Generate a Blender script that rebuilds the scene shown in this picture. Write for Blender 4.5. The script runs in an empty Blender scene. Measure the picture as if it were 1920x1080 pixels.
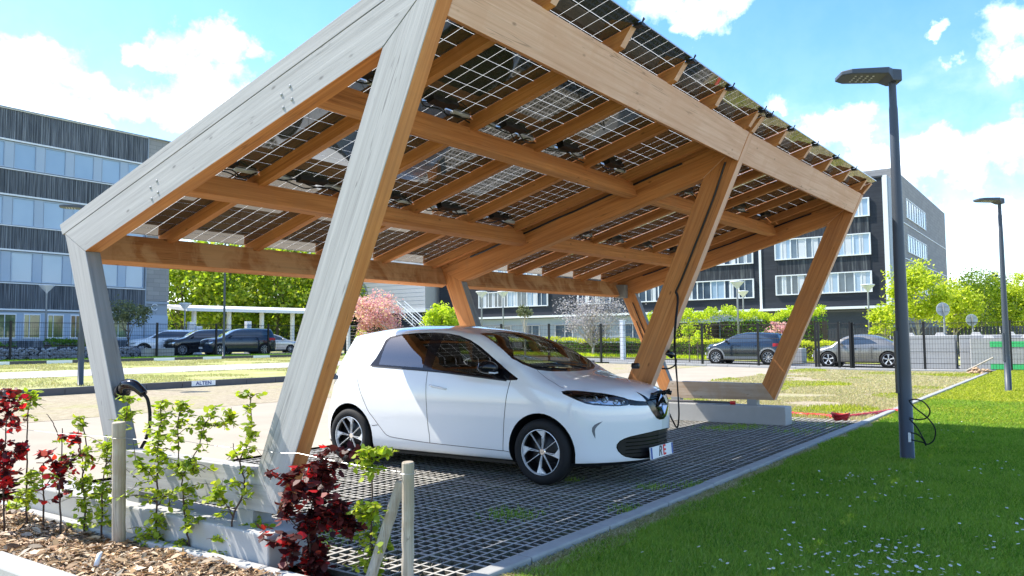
import bpy, bmesh, math, random
import numpy as np
from mathutils import Vector, Matrix
from mathutils.bvhtree import BVHTree
R = math.radians
random.seed(7); rng = np.random.default_rng(7)
scene = bpy.context.scene
COL = scene.collection

# ------------------------------------------------------------ camera, sky, sun, exposure
FPX, PITCH, ROLL, YAW = 1497.45, R(3.7386), R(-0.506), R(35.386)
CAM = np.array([-3.2505, -2.7942, 1.3815])
_F = np.array([math.cos(YAW)*math.cos(PITCH), math.sin(YAW)*math.cos(PITCH), math.sin(PITCH)])
_r = np.array([math.sin(YAW), -math.cos(YAW), 0.0]); _u = np.cross(_r, _F)
_R = math.cos(ROLL)*_r + math.sin(ROLL)*_u; _U = -math.sin(ROLL)*_r + math.cos(ROLL)*_u
cd = bpy.data.cameras.new('camera'); cam = bpy.data.objects.new('camera', cd); COL.objects.link(cam)
M = Matrix(((_R[0], _U[0], -_F[0], CAM[0]), (_R[1], _U[1], -_F[1], CAM[1]), (_R[2], _U[2], -_F[2], CAM[2]), (0, 0, 0, 1)))
cam.matrix_world = M
cd.sensor_width = 36; cd.lens = FPX/1920*36; cd.clip_end = 3000; cd.clip_start = 0.05
scene.camera = cam
def hgt(y): return min(.56, max(0.0, .0155*(y-4)))
def at(u, v, D): return CAM + (_F + _R*(u-960)/FPX - _U*(v-540)/FPX)*D
def gnd(u, v, z=0.0):
    d = _F + _R*(u-960)/FPX - _U*(v-540)/FPX
    t = (z-CAM[2])/d[2]; return CAM + d*t, t

SUN = np.array([-.24, .80, 1.0]); SUN = SUN/np.linalg.norm(SUN)      # direction towards the sun
EL = math.asin(SUN[2]); AZ = math.atan2(SUN[0], SUN[1])
w = bpy.data.worlds.new('World'); scene.world = w; w.use_nodes = True
nt = w.node_tree; nt.nodes.clear(); L = nt.links.new
out = nt.nodes.new('ShaderNodeOutputWorld'); bg = nt.nodes.new('ShaderNodeBackground')
sky = nt.nodes.new('ShaderNodeTexSky'); sky.sky_type = 'NISHITA'; sky.sun_disc = False
sky.sun_elevation = EL; sky.sun_rotation = AZ; sky.air_density = 1.0; sky.dust_density = .6; sky.ozone_density = 1.6
tc = nt.nodes.new('ShaderNodeTexCoord'); sep = nt.nodes.new('ShaderNodeSeparateXYZ'); L(tc.outputs['Generated'], sep.inputs[0])
def mth(op, a=None, b=None, tree=None):
    t = tree or nt; n = t.nodes.new('ShaderNodeMath'); n.operation = op
    for i, q in enumerate((a, b)):
        if q is None: continue
        if isinstance(q, (int, float)): n.inputs[i].default_value = q
        else: t.links.new(q, n.inputs[i])
    return n.outputs[0]
# clouds: flattened puffs spread over the sky by direction, broken up with noise
zz = mth('ADD', mth('MAXIMUM', sep.outputs[2], 0.0), 0.22)
cx = mth('DIVIDE', sep.outputs[0], zz); cy = mth('DIVIDE', sep.outputs[1], zz)
cmb = nt.nodes.new('ShaderNodeCombineXYZ'); L(cx, cmb.inputs[0]); L(cy, cmb.inputs[1])
n1 = nt.nodes.new('ShaderNodeTexNoise'); n1.inputs['Scale'].default_value = 1.35; n1.inputs['Detail'].default_value = 9; n1.inputs['Roughness'].default_value = .56
n1.inputs['Distortion'].default_value = .25
mp = nt.nodes.new('ShaderNodeMapping'); mp.inputs['Location'].default_value = (2.3, 0.65, 0.4); L(cmb.outputs[0], mp.inputs[0]); L(mp.outputs[0], n1.inputs['Vector'])
PUFF = [(60, 130, .085), (10, 190, .10), (130, 220, .05), (-120, 160, .12), (330, 80, .060), (420, 85, .055), (265, 95, .035), (480, 105, .030), (400, 130, .06), (350, 185, .075), (250, 190, .05), (430, 190, .055), (470, 230, .05),
        (1230, 20, .055), (1300, 45, .045), (1350, 10, .04), (1270, 75, .025), (1560, 235, .055), (1500, 275, .06), (1455, 200, .03), (1610, 262, .03), (1800, 300, .075), (1880, 275, .07), (1720, 320, .05), (1640, 300, .04), (1950, 310, .06), (1850, 400, .045), (1700, 390, .04), (1910, 60, .055), (1960, 110, .05), (1797, 98, .018), (1760, 52, .015), (1860, 430, .06), (900, -250, .2), (2300, 200, .2), (-500, 100, .2)]
dv = nt.nodes.new('ShaderNodeVectorMath'); dv.operation = 'NORMALIZE'; L(tc.outputs['Generated'], dv.inputs[0])
nw = nt.nodes.new('ShaderNodeTexNoise'); nw.inputs['Scale'].default_value = 9; nw.inputs['Detail'].default_value = 8; nw.inputs['Roughness'].default_value = .6; L(dv.outputs[0], nw.inputs['Vector'])
wv = nt.nodes.new('ShaderNodeVectorMath'); wv.operation = 'MULTIPLY_ADD'; L(nw.outputs['Color'], wv.inputs[0]); wv.inputs[1].default_value = (.10, .10, .10); L(dv.outputs[0], wv.inputs[2])
sq = nt.nodes.new('ShaderNodeVectorMath'); sq.operation = 'MULTIPLY'; L(wv.outputs[0], sq.inputs[0]); sq.inputs[1].default_value = (1, 1, 1.7)
acc = None
for (u_, v_, r_) in PUFF:
    d_ = at(u_, v_, 1.0)-CAM; d_ = d_/np.linalg.norm(d_)+.05; dn_ = nt.nodes.new('ShaderNodeVectorMath'); dn_.operation = 'DISTANCE'; L(sq.outputs[0], dn_.inputs[0]); dn_.inputs[1].default_value = (d_[0], d_[1], d_[2]*1.7)
    s_ = mth('SUBTRACT', 1.0, mth('DIVIDE', dn_.outputs['Value'], r_*.80)); acc = s_ if acc is None else mth('MAXIMUM', acc, s_)
fine = nt.nodes.new('ShaderNodeTexNoise'); fine.inputs['Scale'].default_value = 22; fine.inputs['Detail'].default_value = 9; fine.inputs['Roughness'].default_value = .62; L(dv.outputs[0], fine.inputs['Vector'])
dens_ = mth('ADD', acc, mth('MULTIPLY', mth('SUBTRACT', fine.outputs[0], .5), 1.6))
cr = nt.nodes.new('ShaderNodeValToRGB'); cr.color_ramp.elements[0].position = .06; cr.color_ramp.elements[1].position = 1.0; L(dens_, cr.inputs[0])
cr2 = nt.nodes.new('ShaderNodeValToRGB'); cr2.color_ramp.elements[0].position = .50; cr2.color_ramp.elements[1].position = .80; L(n1.outputs[0], cr2.inputs[0])
wisp = mth('MULTIPLY', cr2.outputs[0], .35)
# low haze of cloud near the horizon
hz = mth('POWER', mth('SUBTRACT', 1.0, mth('MAXIMUM', sep.outputs[2], 0.0)), 7.0)
cf = mth('MINIMUM', mth('ADD', mth('ADD', cr.outputs[0], wisp), mth('MULTIPLY', hz, .40)), 1.0)
rc = nt.nodes.new('ShaderNodeValToRGB'); rc.color_ramp.elements[0].position = .36; rc.color_ramp.elements[0].color = (.50, .56, .64, 1); rc.color_ramp.elements[1].position = .58; rc.color_ramp.elements[1].color = (1, 1, 1, 1); L(fine.outputs[0], rc.inputs[0])
rv = nt.nodes.new('ShaderNodeVectorMath'); rv.operation = 'SCALE'; L(rc.outputs[0], rv.inputs[0]); rv.inputs['Scale'].default_value = 8.2; ramp_cloud = rv.outputs[0]
hs = nt.nodes.new('ShaderNodeHueSaturation'); hs.inputs['Hue'].default_value = .502; hs.inputs['Saturation'].default_value = 1.32; hs.inputs['Value'].default_value = 1.0
L(sky.outputs[0], hs.inputs['Color'])
mx = nt.nodes.new('ShaderNodeMixRGB'); L(cf, mx.inputs[0]); L(hs.outputs[0], mx.inputs[1]); L(ramp_cloud, mx.inputs[2])
L(mx.outputs[0], bg.inputs[0]); bg.inputs[1].default_value = .15; L(bg.outputs[0], out.inputs[0])

sl = bpy.data.lights.new('sun', 'SUN'); sl.energy = 3.9; sl.angle = R(.53); sl.color = (1, .945, .84)
so = bpy.data.objects.new('sun', sl); COL.objects.link(so)
so.rotation_euler = Vector(SUN).to_track_quat('Z', 'Y').to_euler(); so.location = (-20, 30, 40)
vs = scene.view_settings; vs.view_transform = 'Standard'; vs.look = 'None'; vs.gamma = 1; vs.exposure = 1.25; vs.use_curve_mapping = False
cyc = scene.cycles
cyc.max_bounces = 8; cyc.transparent_max_bounces = 12; cyc.diffuse_bounces = 4; cyc.glossy_bounces = 4; cyc.caustics_reflective = False; cyc.caustics_refractive = False
cyc.sample_clamp_indirect = 6; cyc.use_denoising = True

# ------------------------------------------------------------ materials
MAT = {}
def newmat(name):
    m = bpy.data.materials.new(name); m.use_nodes = True; m.node_tree.nodes.clear(); MAT[name] = m
    return m, m.node_tree
def nd(t, typ, **k):
    n = t.nodes.new(typ)
    for a, b in k.items():
        if a in n.inputs: n.inputs[a].default_value = b
        else: setattr(n, a, b)
    return n
def ramp(t, fac, stops):
    n = t.nodes.new('ShaderNodeValToRGB'); e = n.color_ramp.elements
    while len(e) > 1: e.remove(e[0])
    e[0].position = stops[0][0]; e[0].color = (*stops[0][1], 1)
    for p, c in stops[1:]:
        q = e.new(p); q.color = (*c, 1)
    t.links.new(fac, n.inputs[0]); return n.outputs[0]
def rgb(t, col): n = t.nodes.new('ShaderNodeRGB'); n.outputs[0].default_value = (*col, 1); return n.outputs[0]
def mixc(t, f, a, b, mode='MIX'):
    n = t.nodes.new('ShaderNodeMixRGB'); n.blend_type = mode
    for i, q in enumerate((f, a, b)):
        if isinstance(q, (int, float)): n.inputs[i].default_value = q
        elif isinstance(q, tuple): n.inputs[i].default_value = (*q, 1)
        else: t.links.new(q, n.inputs[i])
    return n.outputs[0]
def bsdf(t, col, rough=.6, metal=0, spec=.5, coat=0, bump=None, bstr=.3, bdist=.01, trans=0, ior=1.45, emis=None, alpha=None):
    o = nd(t, 'ShaderNodeOutputMaterial'); p = nd(t, 'ShaderNodeBsdfPrincipled')
    if isinstance(col, tuple): p.inputs['Base Color'].default_value = (*col, 1)
    else: t.links.new(col, p.inputs['Base Color'])
    if isinstance(rough, (int, float)): p.inputs['Roughness'].default_value = rough
    else: t.links.new(rough, p.inputs['Roughness'])
    p.inputs['Metallic'].default_value = metal; p.inputs['Specular IOR Level'].default_value = spec
    p.inputs['Coat Weight'].default_value = coat; p.inputs['Coat Roughness'].default_value = .03
    p.inputs['Transmission Weight'].default_value = trans; p.inputs['IOR'].default_value = ior
    if bump is not None:
        b = nd(t, 'ShaderNodeBump'); b.inputs['Strength'].default_value = bstr; b.inputs['Distance'].default_value = bdist
        t.links.new(bump, b.inputs['Height']); t.links.new(b.outputs[0], p.inputs['Normal'])
    t.links.new(p.outputs[0], o.inputs[0]); return p
def noise(t, vec, scale, detail=4, rough=.55, dist=0):
    n = nd(t, 'ShaderNodeTexNoise'); n.inputs['Scale'].default_value = scale; n.inputs['Detail'].default_value = detail
    n.inputs['Roughness'].default_value = rough; n.inputs['Distortion'].default_value = dist
    if vec is not None: t.links.new(vec, n.inputs['Vector'])
    return n.outputs[0]
def mapv(t, vec, scale=(1, 1, 1), loc=(0, 0, 0)):
    n = nd(t, 'ShaderNodeMapping'); n.inputs['Scale'].default_value = scale; n.inputs['Location'].default_value = loc
    t.links.new(vec, n.inputs[0]); return n.outputs[0]
def objco(t): return nd(t, 'ShaderNodeTexCoord').outputs['Object']
def plain(name, col, rough=.6, metal=0, spec=.5, coat=0, var=.12, vs=6, bstr=0, bs=60):
    m, t = newmat(name); o = objco(t)
    n = noise(t, o, vs, 5)
    c = mixc(t, n, tuple(max(0, q*(1-var)) for q in col), tuple(min(1, q*(1+var)) for q in col))
    bsdf(t, c, rough, metal, spec, coat, noise(t, o, bs, 3) if bstr else None, bstr, .004); return m

def wood(name, dark, mid, light, stain=None, stainamt=.0, knots=.8, rough=.7, grain=1.0, sheen=None):
    """grain attribute: (along, across, across2) in metres"""
    m, t = newmat(name); a = nd(t, 'ShaderNodeAttribute', attribute_name='grain').outputs['Vector']
    g1 = noise(t, mapv(t, a, (1.1, 42, 42)), 1.0, 5, .6, .6)
    g2 = noise(t, mapv(t, a, (.35, 9, 9)), 1.0, 4, .6, 1.2)
    g3 = noise(t, mapv(t, a, (3.0, 150, 150)), 1.0, 3, .6)
    c = ramp(t, g1, [(.30, dark), (.50, mid), (.68, light)])
    c2 = ramp(t, g2, [(.32, dark), (.5, mid), (.7, light)])
    c = mixc(t, .5, c, c2)
    c = mixc(t, mth('MULTIPLY', g3, .35*grain, t), c, dark)
    # long drying cracks
    ck = noise(t, mapv(t, a, (.8, 26, 26), (3, 1, 2)), 1.0, 2, .5, .3)
    ckm = ramp(t, ck, [(.485, (0, 0, 0)), (.497, (1, 1, 1)), (.503, (1, 1, 1)), (.515, (0, 0, 0))])
    msk = ramp(t, noise(t, mapv(t, a, (1.2, 5, 5), (7, 3, 1)), 1.0, 2), [(.52, (0, 0, 0)), (.6, (1, 1, 1))])
    cm = mth('MULTIPLY', mth('MULTIPLY', ckm, msk, t), .55, t)
    c = mixc(t, cm, c, tuple(q*.35 for q in dark))
    v = nd(t, 'ShaderNodeTexVoronoi'); v.inputs['Scale'].default_value = 1.0; t.links.new(mapv(t, a, (3.2, 7.5, 7.5)), v.inputs['Vector'])
    kn = ramp(t, v.outputs['Distance'], [(0.03, (1, 1, 1)), (.10, (0, 0, 0))])
    c = mixc(t, mth('MULTIPLY', kn, knots, t), c, tuple(q*.45 for q in dark))
    if stain:
        sn = noise(t, mapv(t, a, (2.6, 2.2, 2.2)), 1.0, 5, .62, .8)
        sm = ramp(t, sn, [(.46, (0, 0, 0)), (.50, (.35, .35, .35)), (.60, (1, 1, 1))])
        c = mixc(t, mth('MULTIPLY', sm, stainamt, t), c, stain)
    bsdf(t, c, rough, 0, .35, 0, mth('ADD', g1, mth('MULTIPLY', g3, .6, t), t), .35, .004); return m
wood('wood_orange', (.34, .115, .035), (.62, .245, .075), (.78, .37, .135), (.46, .20, .08), .35)
wood('wood_stained', (.24, .085, .028), (.42, .165, .055), (.56, .26, .09), (.64, .37, .18), .6)
wood('wood_larch', (.56, .32, .20), (.78, .50, .35), (.88, .62, .47), (.66, .38, .24), .35, knots=.7)
wood('wood_silver', (.29, .285, .28), (.41, .405, .40), (.50, .495, .485), None, 0, knots=.75, rough=.8)
wood('wood_grey', (.15, .16, .165), (.23, .24, .25), (.31, .315, .32), (.30, .24, .17), .25, rough=.8)
wood('wood_sill', (.34, .25, .18), (.50, .40, .31), (.62, .53, .43), (.44, .28, .16), .5, rough=.8)
wood('wood_brown', (.26, .12, .045), (.46, .235, .10), (.60, .34, .17), (.50, .28, .14), .3)
wood('wood_post', (.24, .20, .15), (.42, .38, .31), (.58, .54, .46), (.30, .22, .14), .4, rough=.85)

plain('concrete', (.40, .395, .38), .9, var=.18, vs=3, bstr=.3, bs=40)
plain('concrete_white', (.40, .40, .39), .9, var=.12, vs=2, bstr=.25, bs=40)
plain('kerb_stone', (.33, .33, .32), .9, var=.22, vs=9, bstr=.4, bs=50)
plain('kerb_dark', (.10, .095, .10), .9, var=.2, vs=5)
plain('aisle', (.37, .315, .24), .95, var=.22, vs=.8, bstr=.2, bs=30)
plain('path_white', (.42, .40, .375), .95, var=.08, vs=1)
plain('black_plastic', (.012, .012, .013), .45, var=.2)
plain('black_gloss', (.006, .006, .008), .10, spec=.45, coat=.1, var=.1)
plain('rubber', (.009, .009, .010), .75, var=.25, vs=30, bstr=.2, bs=120)
plain('dark_steel', (.055, .068, .085), .45, metal=.0, spec=.5, var=.12, vs=2)
plain('grey_paint', (.30, .31, .31), .5, var=.08)
plain('white_paint', (.75, .76, .78), .5, var=.06)
plain('steel_bright', (.75, .75, .74), .22, metal=1, var=.05)
plain('accent_dark', (.16, .17, .19), .25, spec=.5, var=.05)
plain('chrome', (.85, .86, .88), .06, metal=1, var=.02)
plain('alu', (.8, .8, .8), .35, metal=.6, var=.05)
plain('fence_black', (.007, .007, .008), .5, var=.1)
plain('rim_dark', (.008, .008, .009), .35, spec=.4, var=.1)
plain('rim_silver', (.80, .81, .82), .32, metal=.25, var=.03)
plain('grey_box', (.24, .235, .22), .55, var=.08)
plain('red_hose', (.55, .02, .02), .4, var=.12)
plain('seat_fabric', (.02, .02, .022), .9, var=.2)
plain('interior', (.025, .025, .027), .8, var=.2)
plain('bark', (.16, .13, .10), .9, var=.35, vs=9, bstr=.5, bs=25)
plain('bark_light', (.42, .38, .32), .9, var=.3, vs=7, bstr=.4, bs=25)
plain('stem', (.07, .045, .035), .8, var=.3, vs=20)
plain('green_board', (.06, .52, .17), .6, var=.06)
plain('plate_white', (.82, .83, .84), .4, var=.02)
plain('plate_blue', (.02, .08, .35), .4, var=.02)
plain('text_dark', (.06, .06, .07), .5, var=.02)
plain('text_red', (.75, .02, .03), .5, var=.02)
plain('text_blue', (.02, .04, .22), .5, var=.02)
plain('lens_led', (.6, .6, .62), .3, var=.05)
plain('rubble', (.42, .28, .17), .95, var=.35, vs=10, bstr=.6, bs=20)
plain('wire', (.42, .42, .41), .35, metal=.5, var=.05)
plain('headlamp_inner', (.55, .58, .62), .18, metal=.9, var=.1)

plain('trim_white', (.72, .75, .78), .5, var=.05)
def glassmat(name, tint=(.02, .025, .03), mixf=.6, rough=.01):
    """dark tinted pane: partly see-through, mirror-like at grazing angles"""
    m, t = newmat(name)
    o = nd(t, 'ShaderNodeOutputMaterial'); tr = nd(t, 'ShaderNodeBsdfTransparent'); tr.inputs[0].default_value = (*tint, 1)
    gl = nd(t, 'ShaderNodeBsdfGlossy'); gl.inputs['Roughness'].default_value = rough; gl.inputs[0].default_value = (.95, .97, 1, 1)
    fr = nd(t, 'ShaderNodeFresnel'); fr.inputs[0].default_value = mixf
    ge = nd(t, 'ShaderNodeNewGeometry'); fac = mth('MULTIPLY', fr.outputs[0], mth('SUBTRACT', 1.0, ge.outputs['Backfacing'], t), t); mxs = nd(t, 'ShaderNodeMixShader'); t.links.new(fac, mxs.inputs[0]); t.links.new(tr.outputs[0], mxs.inputs[1]); t.links.new(gl.outputs[0], mxs.inputs[2])
    t.links.new(mxs.outputs[0], o.inputs[0]); return m
glassmat('car_glass', (.24, .27, .27), 2.15)
glassmat('screen_glass', (.80, .84, .80), 1.45)
glassmat('lamp_glass', (.9, .93, .96), 1.5)
plain('window_dark', (.035, .055, .08), .04, spec=.9, coat=.8, var=.5, vs=.6)

def paint(name, col, metal=0, rough=.16):
    m, t = newmat(name); o = objco(t)
    c = mixc(t, noise(t, o, 1.5, 3), tuple(q*.97 for q in col), tuple(min(1, q*1.02) for q in col))
    p = bsdf(t, c, rough, metal, .5, 1.0)
    g = noise(t, o, 260, 2)
    return m
paint('paint_white', (.86, .87, .88)); paint('paint_navy', (.012, .028, .055), .3); paint('paint_black', (.012, .013, .016), .2)
paint('paint_grey', (.26, .25, .225), .5, .3); paint('paint_bluegrey', (.03, .045, .065), .5); paint('paint_beige', (.62, .58, .52), .3)

def leafmat(name, cols, trans=.45, tcol=None, patch=None):
    m, t = newmat(name)
    g = nd(t, 'ShaderNodeNewGeometry')
    c = ramp(t, g.outputs['Random Per Island'], [(i/(max(1, len(cols)-1)), q) for i, q in enumerate(cols)])
    if patch: c = mixc(t, ramp(t, noise(t, objco(t), 1.6, 5, .65), [(.40, (0, 0, 0)), (.66, (1, 1, 1))]), c, mixc(t, .55, c, patch))
    o = nd(t, 'ShaderNodeOutputMaterial'); p = nd(t, 'ShaderNodeBsdfPrincipled'); p.inputs['Roughness'].default_value = .5; p.inputs['Specular IOR Level'].default_value = .35
    t.links.new(c, p.inputs['Base Color'])
    tl = nd(t, 'ShaderNodeBsdfTranslucent'); t.links.new(mixc(t, 1.0, c, tcol or (1.5, 1.6, .7), 'MULTIPLY'), tl.inputs[0])
    ms = nd(t, 'ShaderNodeMixShader'); ms.inputs[0].default_value = trans
    t.links.new(p.outputs[0], ms.inputs[1]); t.links.new(tl.outputs[0], ms.inputs[2]); t.links.new(ms.outputs[0], o.inputs[0]); return m
leafmat('leaf_tree', [(.10, .17, .015), (.22, .31, .025), (.36, .43, .04), (.50, .52, .08)], .45)
leafmat('leaf_tree_dark', [(.04, .10, .015), (.09, .18, .02), (.17, .27, .03), (.42, .43, .05)], .45)
leafmat('leaf_hedge', [(.05, .14, .015), (.11, .24, .02), (.20, .34, .02)])
leafmat('leaf_hedge_tip', [(.42, .50, .02), (.58, .60, .04), (.68, .64, .10)])
leafmat('leaf_lime', [(.26, .38, .02), (.42, .52, .03), (.54, .60, .05), (.58, .60, .08)], .5)
leafmat('leaf_hornbeam', [(.16, .24, .02), (.27, .36, .025), (.38, .45, .035), (.50, .52, .06)], .45)
leafmat('grass_pale', [(.30, .33, .08), (.42, .42, .16), (.50, .46, .24), (.56, .50, .30)], .35, (1.1, 1.1, .9))
leafmat('leaf_tree_fresh', [(.24, .32, .02), (.38, .46, .03), (.52, .56, .05), (.62, .62, .10)], .5)
leafmat('leaf_red', [(.030, .006, .007), (.048, .009, .010), (.075, .013, .012), (.11, .020, .018), (.24, .05, .04)], .30, (1.8, .5, .5))
leafmat('leaf_crimson', [(.45, .012, .02), (.65, .03, .04), (.6, .09, .04)], .5, (1.5, .5, .5))
leafmat('leaf_pink', [(.68, .34, .38), (.80, .48, .50), (.72, .50, .46), (.78, .72, .30)], .4, (1.2, 1.0, 1.0))
leafmat('leaf_greyish', [(.32, .30, .30), (.45, .42, .42), (.55, .50, .50)], .3, (1, 1, 1))
leafmat('leaf_olive', [(.10, .13, .07), (.17, .20, .10), (.26, .27, .12)], .3, (1.2, 1.2, .9))
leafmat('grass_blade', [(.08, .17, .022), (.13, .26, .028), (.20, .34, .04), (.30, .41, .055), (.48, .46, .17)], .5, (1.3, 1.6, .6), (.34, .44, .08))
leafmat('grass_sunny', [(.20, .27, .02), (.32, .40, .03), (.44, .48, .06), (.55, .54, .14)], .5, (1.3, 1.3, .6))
leafmat('grass_dry', [(.48, .40, .20), (.64, .55, .32), (.70, .62, .40), (.36, .40, .08), (.74, .66, .46)], .3, (1.1, 1.1, .9))
leafmat('petal', [(.8, .8, .8), (.85, .82, .84)], .3, (1, 1, 1))
leafmat('chips', [(.10, .055, .03), (.26, .14, .07), (.42, .25, .12), (.52, .34, .18), (.58, .46, .32), (.08, .055, .04)], .0)
leafmat('litter', [(.30, .24, .16), (.42, .36, .26), (.22, .19, .15), (.10, .16, .04)], .0)
# ------------------------------------------------------------ helpers
def tag(o, label=None, cat=None, group=None, kind=None):
    if label: o['label'] = label
    if cat: o['category'] = cat
    if group: o['group'] = group
    if kind: o['kind'] = kind
    return o
def thing(name, label, cat, loc=(0, 0, 0), rz=0, group=None):
    o = bpy.data.objects.new(name, None); COL.objects.link(o); o.location = loc; o.rotation_euler = (0, 0, rz)
    o.empty_display_size = .2
    return tag(o, label, cat, group)
def obj(name, V, F, mats, parent=None, smooth=False, mi=None, loc=None, kind=None, grain=None):
    """V world/parent-local verts"""
    me = bpy.data.meshes.new(name); me.from_pydata([tuple(map(float, v)) for v in V], [], F)
    for m in (mats if isinstance(mats, (list, tuple)) else [mats]): me.materials.append(MAT[m])
    if mi is not None: me.polygons.foreach_set('material_index', np.asarray(mi, dtype=np.int32))
    if smooth: me.polygons.foreach_set('use_smooth', [True]*len(me.polygons))
    if grain is not None:
        a = me.attributes.new('grain', 'FLOAT_VECTOR', 'POINT'); a.data.foreach_set('vector', np.asarray(grain, dtype=np.float32).ravel())
    me.update()
    o = bpy.data.objects.new(name, me); COL.objects.link(o)
    if parent is not None: o.parent = parent
    if loc is not None: o.location = loc
    if kind: o['kind'] = kind
    return o
def kids(o): return [c for c in COL.objects if c.parent == o]
def copy_tree(o, parent=None):
    c = o.copy(); COL.objects.link(c)
    if parent is not None: c.parent = parent
    for ch in kids(o): copy_tree(ch, c)
    return c
class MB:
    def __init__(s): s.V = []; s.F = []; s.mi = []; s.G = []
    def add(s, V, F, m=0, G=None):
        b = len(s.V); s.V += [tuple(map(float, v)) for v in V]; s.F += [tuple(b+i for i in f) for f in F]; s.mi += [m]*len(F)
        s.G += list(G) if G is not None else [(v[0], v[1], v[2]) for v in V]
    def box(s, x0, x1, y0, y1, z0, z1, m=0, bev=0):
        V = [(x0, y0, z0), (x1, y0, z0), (x1, y1, z0), (x0, y1, z0), (x0, y0, z1), (x1, y0, z1), (x1, y1, z1), (x0, y1, z1)]
        s.add(V, [(0, 3, 2, 1), (4, 5, 6, 7), (0, 1, 5, 4), (1, 2, 6, 5), (2, 3, 7, 6), (3, 0, 4, 7)], m)
    def tube(s, pts, r, n=8, m=0, caps=True, rs=None):
        pts = [np.array(p, float) for p in pts]; rings = []
        up0 = None
        for i, p in enumerate(pts):
            t = pts[min(i+1, len(pts)-1)] - pts[max(i-1, 0)]; t = t/(np.linalg.norm(t)+1e-9)
            if up0 is None:
                up0 = np.cross(t, (0, 0, 1.)); 
                if np.linalg.norm(up0) < .1: up0 = np.array((1., 0, 0))
            a = up0 - t*np.dot(up0, t); a /= np.linalg.norm(a)+1e-9; up0 = a; b = np.cross(t, a)
            rr = rs[i] if rs is not None else r
            rings.append([p + rr*(math.cos(k*2*math.pi/n)*a + math.sin(k*2*math.pi/n)*b) for k in range(n)])
        V = [v for rg in rings for v in rg]; F = []
        for i in range(len(pts)-1):
            for k in range(n): F.append((i*n+k, i*n+(k+1) % n, (i+1)*n+(k+1) % n, (i+1)*n+k))
        if caps: F.append(tuple(range(n))[::-1]); F.append(tuple((len(pts)-1)*n+k for k in range(n)))
        s.add(V, F, m)
    def lathe(s, prof, n=32, axis='z', c=(0, 0, 0), m=0, closed=False):
        """prof list of (radius, along)"""
        V = []; F = []
        for r, h in prof:
            for k in range(n):
                a = 2*math.pi*k/n; x, y = r*math.cos(a), r*math.sin(a)
                V.append({'z': (x, y, h), 'y': (x, h, y), 'x': (h, x, y)}[axis])
        V = [(v[0]+c[0], v[1]+c[1], v[2]+c[2]) for v in V]
        P = len(prof)
        for i in range(P-1 if not closed else P):
            j = (i+1) % P
            for k in range(n): F.append((i*n+k, i*n+(k+1) % n, j*n+(k+1) % n, j*n+k))
        s.add(V, F, m)
    def build(s, name, mats, parent=None, smooth=False, kind=None, grain=False, loc=None):
        return obj(name, s.V, s.F, mats, parent, smooth, s.mi, loc, kind, s.G if grain else None)
def bevel(o, w, seg=1):
    md = o.modifiers.new('bevel', 'BEVEL'); md.width = w; md.segments = seg; md.limit_method = 'ANGLE'; md.angle_limit = R(35); return o
def smooth_path(pts, n=8):
    P = [np.array(p, float) for p in pts]; P = [2*P[0]-P[1]] + P + [2*P[-1]-P[-2]]; o = []
    for i in range(1, len(P)-2):
        for k in range(n):
            t = k/n; a, b, c, d = P[i-1:i+3]
            o.append(.5*((2*b)+(c-a)*t+(2*a-5*b+4*c-d)*t*t+(3*b-a-3*c+d)*t**3))
    o.append(P[-2]); return o
def text_mesh(txt, size, mat, parent, Mx, name='lettering', bold=0.0, shear=0.0, extrude=.0008):
    c = bpy.data.curves.new('t', 'FONT'); c.body = txt; c.size = size; c.align_x = 'CENTER'; c.align_y = 'CENTER'; c.extrude = extrude; c.offset = bold; c.shear = shear
    t = bpy.data.objects.new('t', c); COL.objects.link(t); bpy.context.view_layer.update()
    me = bpy.data.meshes.new_from_object(t); bpy.data.objects.remove(t)
    me.transform(Mx); me.materials.clear(); me.materials.append(MAT[mat]); me.name = name
    o = bpy.data.objects.new(name, me); COL.objects.link(o); o.parent = parent; return o

# ------------------------------------------------------------ the carport
T = .125
FX = [(0.0, 0, 0), (4.84, .009, .020), (9.684, -.067, .068)]       # x, dy, dz of each portal frame
Q2 = np.array([3.76, 2.131]); Q3 = np.array([.42, 3.072])
SL = (Q3-Q2)/np.linalg.norm(Q3-Q2); NR = np.array([SL[1], -SL[0]]); NR = NR if NR[1] > 0 else -NR
Q5 = np.array([1.515, .577]); Q6 = np.array([3.12, .585]); Q4 = np.array([1.325, .315]); Q7 = np.array([3.25, .292])
def isect(p, d, q, e):
    A = np.array([[d[0], -e[0]], [d[1], -e[1]]]); t = np.linalg.solve(A, q-p); return p + d*t[0]
OFF = .262
FL = np.array([-.409, .913]); RLd = (Q2-Q6)/np.linalg.norm(Q2-Q6)
PF = isect(Q4, FL, Q2+NR*OFF, SL)                                  # rafter top at the front
PR = isect(np.array([4.10, 2.348])+np.array([.02, -.01]), RLd, Q2+NR*OFF, SL)
def rs(s, off): return Q2 + SL*s + NR*off                          # point in the roof section
carport = thing('solar_carport', 'angular larch timber carport with a roof of solar panels over the white hatchback', 'carport', (0, 0, 0))
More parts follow.
